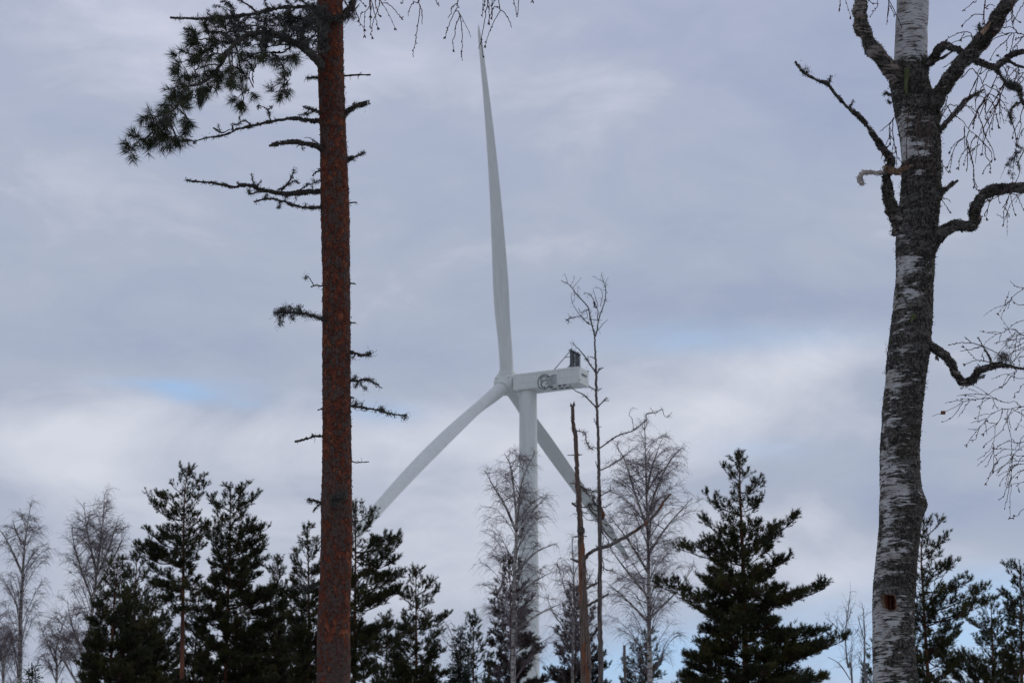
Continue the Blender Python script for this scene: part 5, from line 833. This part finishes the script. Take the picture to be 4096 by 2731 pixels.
HP = [
 ('tall pine right behind the red foreground trunk with wide brownish boughs', 57, (325, 172), [(325, 600), (315, 1568)], [(172, 312, 340), (230, 290, 365), (270, 260, 430), (340, 250, 445), (430, 200, 510), (470, 200, 640), (540, 180, 670), (600, 200, 610), (650, 180, 630), (740, 180, 700), (850, 160, 690), (930, 150, 620), (1020, 150, 520), (1150, 120, 640), (1300, 120, 520), (1568, 120, 540)], 'farneedle', .95, .085),
 ('cone-shaped green pine second right of the red foreground trunk', 60, (780, 658), [(782, 1000), (785, 1568)], [(658, 768, 792), (700, 755, 810), (760, 720, 850), (850, 700, 885), (910, 655, 930), (1000, 670, 900), (1050, 640, 1010), (1150, 620, 970), (1300, 600, 1020), (1450, 560, 1050), (1568, 540, 1070)], 'farneedle', 1.15, .08),
 ('dark pine low between the wide brownish pine and the cone-shaped pine', 68, (560, 1010), [(560, 1568)], [(1010, 550, 570), (1100, 480, 640), (1250, 430, 690), (1400, 400, 720), (1568, 380, 740)], 'farneedle', 1.1, .06),
 ('small pine left of the turbine tower, beside the little spruce', 62, (1208, 1028), [(1215, 1300), (1215, 1568)], [(1028, 1198, 1220), (1080, 1175, 1245), (1150, 1145, 1275), (1250, 1180, 1290), (1300, 1150, 1330), (1400, 1130, 1370), (1568, 1120, 1390)], 'farneedle', 1.05, .05),
 ('brownish pine in front of the turbine tower behind a birch', 63, (1478, 560), [(1495, 900), (1500, 1568)], [(560, 1465, 1490), (600, 1445, 1530), (660, 1400, 1600), (700, 1365, 1620), (760, 1365, 1640), (850, 1330, 1660), (920, 1315, 1680), (1010, 1295, 1710), (1100, 1300, 1690), (1200, 1290, 1680), (1300, 1280, 1740), (1568, 1300, 1800)], 'brownneedle', .85, .07),
]
EXH_ = 0
EXH = [[((325, 580), (658, 460)), ((325, 650), (670, 540)), ((325, 340), (428, 258)), ((325, 470), (442, 352)), ((325, 900), (700, 740)), ((325, 760), (620, 640)), ((322, 1290), (650, 1240)), ((322, 1000), (600, 900))], [((782, 1000), (922, 905)), ((782, 1160), (1008, 1043)), ((782, 1000), (660, 905)), ((782, 900), (880, 830))], [], [], []]
for gi, (lb_, Y, top, stem, rows, nm, de, tr) in enumerate(HP): sd0 += 1; TOT += bgpine(lb_, 'H', Y, top, stem, rows, nm, de, tr, seed=sd0, extra=EXH[gi])
TOT += bgpine('small dark spruce between two pines left of the turbine tower', 'H', 61, (1117, 1098), [(1117, 1568)], [(1098, 1108, 1126), (1170, 1080, 1150), (1250, 1065, 1170), (1350, 1055, 1180), (1568, 1030, 1210)], 'spruce', 2.2, .05, kind='spruce_tree', grp='spruces of the treeline', spruce=True, seed=31)
TOT += bgpine('tiny dark spruce tip at the bottom left below the birches', 'G', 55, (215, 1395), [(215, 1568)], [(1395, 208, 222), (1450, 185, 245), (1568, 145, 275)], 'spruce', 2.2, .05, kind='spruce_tree', grp='spruces of the treeline', spruce=True, seed=32)
TOT += bgpine('reddish brown pine behind the two dead snags', 'J', 66, (770, 955), [(760, 1568)], [(955, 755, 785), (1020, 690, 830), (1100, 670, 870), (1200, 640, 900), (1300, 640, 940), (1450, 570, 990), (1568, 550, 1010)], 'brownneedle', 1., .07, seed=33)
TOT += bgpine('short dark pine behind the tall bare birch right of the snags', 'J', 68, (1200, 1225), [(1185, 1568)], [(1225, 1185, 1215), (1300, 1110, 1250), (1370, 1080, 1310), (1450, 1040, 1340), (1568, 1000, 1400)], 'farneedle', .95, .06, seed=34)
EXK = [((745, 500), (530, 408)), ((752, 760), (345, 688)), ((757, 975), (248, 945)), ((750, 690), (1098, 520)), ((765, 1060), (1293, 925)), ((772, 1290), (1250, 1218)), ((775, 1430), (1382, 1328)), ((738, 350), (870, 238)), ((740, 470), (875, 390)), ((735, 300), (640, 212)), ((765, 1150), (390, 1078)), ((750, 620), (505, 548)), ((735, 250), (785, 215))]
TOT += bgpine('big dark pine with a spiky top and wide low boughs, tallest right of the snags', 'K', 54, (727, 62), [(737, 400), (755, 800), (775, 1568)], [(62, 715, 740), (120, 700, 755), (170, 690, 765), (240, 665, 800), (330, 655, 820), (400, 650, 850), (500, 600, 850), (560, 510, 880), (640, 500, 1040), (700, 480, 1000), (790, 450, 1100), (870, 450, 1110), (960, 440, 1130), (1070, 410, 1120), (1180, 400, 1150), (1230, 390, 1210), (1330, 360, 1260), (1420, 340, 1240), (1500, 280, 1240), (1568, 270, 1300), (1650, 280, 1290)], 'farneedle', 1.0, .12, seed=36, extra=EXK)
FPn = [
 ('tall open pine emerging from behind the right side of the foreground birch', 56, (745, 318), [(720, 600), (740, 900), (780, 1568)], [(318, 735, 765), (360, 690, 850), (420, 660, 830), (480, 660, 925), (560, 640, 900), (640, 620, 930), (700, 620, 965), (800, 600, 1085), (850, 600, 1095), (900, 580, 1190), (1000, 560, 1170), (1100, 560, 1170), (1200, 560, 990), (1300, 560, 1000), (1380, 560, 1090), (1568, 600, 950)], .75, .085),
 ('bushy pine second right of the foreground birch', 61, (1250, 895), [(1262, 1200), (1270, 1568)], [(895, 1238, 1265), (940, 1210, 1310), (1000, 1160, 1340), (1100, 1100, 1380), (1200, 1080, 1400), (1300, 1080, 1450), (1360, 900, 1450), (1450, 850, 1460), (1568, 840, 1480)], 1.05, .08),
 ('dark pine cut by the right edge of the picture', 58, (1470, 632), [(1480, 900), (1485, 1568)], [(632, 1455, 1490), (690, 1395, 1560), (800, 1360, 1600), (900, 1340, 1620), (1000, 1330, 1650), (1200, 1300, 1700), (1568, 1300, 1750)], 1.05, .085),
 ('low pine peeking out left of the foreground birch trunk', 60, (385, 1225), [(400, 1568)], [(1225, 375, 395), (1270, 335, 440), (1400, 290, 520), (1450, 230, 540), (1568, 215, 560)], 1., .07),
]
EXF = [[((745, 1010), (1205, 893)), ((740, 880), (1095, 825)), ((780, 1400), (1100, 1380)), ((775, 1310), (978, 1228)), ((727, 790), (965, 715)), ((720, 600), (928, 485)), ((712, 460), (852, 365)), ((750, 1110), (1175, 1010)), ((722, 700), (930, 640))], [((1265, 1150), (1090, 1080)), ((1268, 1420), (895, 1340)), ((1265, 1100), (1390, 1010))], [((1480, 980), (1345, 900)), ((1480, 780), (1360, 690))], []]
for i, (lb_, Y, top, stem, rows, de, tr) in enumerate(FPn): TOT += bgpine(lb_, 'Fc', Y, top, stem, rows, 'farneedle', de, tr, seed=40 + i, extra=EXF[i])
print('shoots', TOT)

# ------------------------------------------------------------------ background birches, bare
def bgbirch(label, cr, Y, stems, rows, tr=.06, dens=1., tw='fartwig', seed=1, droop=1., rtw=.0023):
    global RNG
    RNG = np.random.default_rng(seed * 77 + 3); oz, ol, orr = outline(cr, rows, Y)
    st = [np.array([cpt(cr, x, y, Y) for x, y in s]) for s in stems]; b0 = st[0][0]
    root = thing('birch_tree', label, 'tree', (b0[0], Y, gz(b0[0], Y)), 'bare birches of the treeline'); mb = MB(); P_all = []
    for i, s in enumerate(st):
        if i == 0: s = np.vstack([[b0[0], Y, -.2], [b0[0], Y, b0[2] * .5], s])
        else: s = s + np.linspace(0, 1, len(s))[:, None] * np.array([0, RNG.uniform(-.6, .6), 0])
        zt = s[-1, 2]; rr = np.linspace(tr * (1.25 if i == 0 else .55), .006, len(s)); s, rr = smooth(s, rr, 6); mb.tubes(s, rr, 9); P_all.append((s, rr))
    mb.build('trunk', M['birch_far'] if tw != 'paletwig' else M['paletwig'], root)
    zc = cpt(cr, 0, 1568, Y)[2] - .4; B1 = []; R1 = []; B2 = []; R2 = []; B3 = []; R3 = []
    for si, (s, rr) in enumerate(P_all):
        zs = s[:, 2]; z = s[-1, 2] - .08; lo = max(zc, zs.min())
        while z > lo:
            j = np.argmin(np.abs(zs - z)); f = s[-1, 2] - z; a = RNG.uniform(0, 6.28); ca = math.cos(a); zt_ = z + min(1.0, .08 + f * .33)
            zt_ = min(zt_, s[-1, 2]); L_ = np.interp(zt_, oz, ol); R_ = np.interp(zt_, oz, orr); ext = (R_ - s[j, 0]) if ca > 0 else (s[j, 0] - L_); av = (R_ - L_) / 2
            hl = max(.08, (max(.1, ext) * abs(ca) + av * (1 - abs(ca)))) * RNG.uniform(.62, 1.06) - .06; rise = (zt_ - z) * RNG.uniform(.8, 1.1) + .05
            u = np.linspace(0, 1, 8)[:, None]; hd = np.array([ca, math.sin(a), 0]); P = s[j] + hd * hl * (u * .9 + .1 * u * u) + np.array([0, 0, 1.]) * (rise * 1.45 * u - rise * .45 * u ** 2.5) + RNG.normal(size=(8, 3)) * .012 * u
            P -= np.array([0, 0, .1 * droop * hl]) * u ** 4; B1.append(P); R1.append(np.linspace(min(rr[j] * .6, .005 + hl * .006), rtw * 1.1, 8)); ln_ = math.hypot(hl, rise); tg = unit(np.gradient(P, axis=0))
            for k in range(int(ln_ * 12 * dens) + 2):
                v = RNG.uniform(.15, 1.); jj = v * 7; p = np.array([np.interp(jj, range(8), P[:, c]) for c in range(3)]); t = tg[int(min(7, jj))]; l2 = (.12 + .33 * ln_ * (1.1 - v)) * RNG.uniform(.5, 1.1)
                d = unit(t * .95 + rvec(1)[0] * .6 + np.array([0, 0, .12])); w = np.linspace(0, 1, 6)[:, None]; Q = p + d * l2 * w + np.array([0, 0, -1.]) * (l2 * .38 * droop * w ** 2.2) + RNG.normal(size=(6, 3)) * .008 * w; B2.append(Q); R2.append(np.linspace(rtw * 1.35, rtw * .9, 6))
                for q in range(int(l2 * 24 * dens) + 1):
                    x = RNG.uniform(.2, 1); jj2 = x * 5; p2 = np.array([np.interp(jj2, range(6), Q[:, c]) for c in range(3)]); l3 = RNG.uniform(.08, .30); d2 = unit(d * .6 + rvec(1)[0] * .75 + np.array([0, 0, .05])); ww = np.linspace(0, 1, 5)[:, None]
                    B3.append(p2 + d2 * l3 * ww + np.array([0, 0, -1.]) * (l3 * .6 * droop * ww ** 2) + RNG.normal(size=(5, 3)) * .005 * ww); R3.append(np.linspace(rtw * .95, rtw * .7, 5))
            z -= RNG.uniform(.05, .13) / dens * (1.3 if si else 1)
    mb = MB(); mb.tubes(np.array(B1), np.array(R1), 5); mb.build('branches', M['fartwig'] if tw != 'paletwig' else M['paletwig'], root)
    mb = MB(); mb.tubes(np.array(B2), np.array(R2), 3); mb.tubes(np.array(B3), np.array(R3), 3); mb.build('twigs', M[tw], root); return len(B3)
nb_ = 0
nb_ += bgbirch('bare drooping birch at the far left edge of the treeline', 'G', 60, [[(128, 1568), (135, 1300), (140, 1100), (150, 900), (165, 650), (185, 500), (210, 350)], [(168, 640), (110, 560), (70, 450)], [(150, 830), (60, 620), (20, 560)]], [(340, 195, 225), (380, 90, 300), (450, 40, 320), (520, -10, 370), (620, -40, 400), (800, -60, 370), (1000, -100, 380), (1200, -100, 400), (1568, -100, 420)], seed=1, dens=.9)
nb_ += bgbirch('many-stemmed bare birch between the left edge birch and the dark pines', 'G', 64, [[(560, 1568), (590, 1350), (630, 1000), (655, 800), (680, 600), (705, 300)], [(650, 830), (610, 640), (590, 520), (575, 370)], [(625, 1010), (560, 850), (490, 640), (465, 480)], [(655, 840), (740, 650), (800, 470)], [(640, 950), (760, 760), (850, 600)], [(520, 1568), (440, 1430), (380, 1290), (330, 1150)], [(560, 1400), (470, 1150), (430, 980)]],
    [(285, 690, 740), (360, 560, 770), (450, 460, 850), (550, 440, 890), (700, 420, 900), (900, 390, 880), (1100, 320, 800), (1568, 260, 700)], seed=2, dens=.9, droop=.4)
nb_ += bgbirch('bare weeping birch standing in front of the turbine tower', 'J', 58, [[(385, 1568), (388, 1200), (393, 900), (403, 680), (398, 500), (370, 260), (330, 170)], [(403, 650), (415, 520), (440, 320), (520, 135)], [(400, 640), (340, 500), (280, 400), (210, 275)], [(405, 700), (480, 560), (590, 440)], [(395, 900), (520, 780), (650, 730)], [(390, 1050), (500, 960), (620, 890)], [(388, 1250), (560, 1130), (700, 1060)]],
    [(130, 490, 545), (160, 300, 540), (270, 200, 560), (350, 185, 600), (450, 175, 635), (600, 170, 650), (730, 165, 700), (850, 150, 710), (1000, 180, 730), (1200, 220, 720), (1568, 250, 680)], seed=3, dens=.8)
nb_ += bgbirch('tall broad bare birch with a pale trunk right of the grey snags', 'J', 60, [[(1218, 1568), (1212, 1300), (1210, 1000), (1205, 700), (1197, 450), (1190, 200), (1183, -40)], [(1205, 640), (1130, 440), (1060, 230), (1010, 160)], [(1203, 560), (1260, 380), (1330, 230), (1410, 130)], [(1208, 780), (1330, 600), (1480, 430)], [(1208, 900), (1090, 700), (960, 520)], [(1210, 1050), (1060, 880), (950, 740)], [(1195, 420), (1230, 250), (1290, 70)], [(1210, 1180), (1380, 1000), (1480, 850)], [(1208, 1200), (1080, 1080), (950, 980)]],
    [(-45, 1160, 1200), (0, 1120, 1240), (60, 1080, 1310), (150, 980, 1430), (230, 940, 1440), (400, 930, 1530), (560, 900, 1540), (700, 890, 1500), (900, 900, 1490), (1100, 920, 1450), (1300, 930, 1450), (1568, 950, 1400)], seed=4, dens=.85, droop=.8)
nb_ += bgbirch('low twiggy bare birch in the bottom left corner, half out of the picture', 'G', 66, [[(20, 1568), (10, 1400), (-20, 1200), (-40, 1050)], [(15, 1450), (60, 1300), (90, 1180)], [(12, 1420), (-60, 1250), (-90, 1150)]], [(1050, -120, 60), (1150, -160, 120), (1300, -180, 170), (1568, -180, 220)], tr=.04, seed=12, dens=1.1)
nb_ += bgbirch('twiggy bare birch leaning right between the far left birch and the dark pines', 'G', 68, [[(380, 1568), (370, 1400), (400, 1250), (440, 1120)], [(372, 1420), (320, 1280), (290, 1180)], [(375, 1480), (470, 1340), (530, 1240)]], [(1110, 400, 470), (1200, 270, 520), (1350, 230, 560), (1568, 220, 560)], tr=.04, seed=13, dens=1.1)
nb_ += bgbirch('thin bare birch with a pale stem just left of the broken snag', 'J', 64, [[(745, 1568), (752, 1300), (757, 1050), (748, 800), (742, 690)], [(755, 1150), (690, 980), (650, 850)], [(755, 1100), (830, 960), (880, 850)], [(752, 1300), (640, 1150), (590, 1030)]],
    [(685, 725, 765), (760, 690, 840), (900, 610, 910), (1100, 590, 960), (1300, 560, 980), (1568, 560, 980)], tr=.035, seed=5, dens=.9)
nb_ += bgbirch('slight bare birch leaning left beside the little spruce', 'H', 66, [[(1100, 1568), (1085, 1350), (1050, 1200), (1000, 1110)], [(1080, 1330), (1010, 1250), (970, 1200)]], [(1090, 960, 1120), (1150, 940, 1130), (1300, 950, 1150), (1568, 1000, 1160)], tr=.025, seed=6, dens=.7)
nb_ += bgbirch('small pale leafless birch left of the foreground birch trunk, the taller of two', 'Fc', 58, [[(205, 1568), (175, 1450), (158, 1300), (155, 1180), (172, 1050), (190, 900)], [(158, 1250), (110, 1140), (30, 1040)], [(172, 1100), (205, 1020), (228, 1010)], [(190, 1540), (100, 1440), (0, 1400)]], [(895, 182, 198), (1000, 125, 225), (1050, 60, 235), (1150, 80, 240), (1400, 20, 270), (1568, 0, 280)], tr=.022, seed=7, dens=.42, tw='paletwig', droop=.2, rtw=.003)
nb_ += bgbirch('small pale leafless birch close against the left of the foreground birch trunk', 'Fc', 59, [[(305, 1568), (297, 1400), (300, 1200), (295, 1100), (290, 1000)], [(298, 1250), (250, 1120), (230, 1080)]], [(980, 283, 310), (1080, 235, 345), (1300, 220, 350), (1568, 220, 340)], tr=.022, seed=8, dens=.42, tw='paletwig', droop=.2, rtw=.003)
print('twigs', nb_)
for o in bpy.data.objects:
    if '_base' in o: del o['_base']
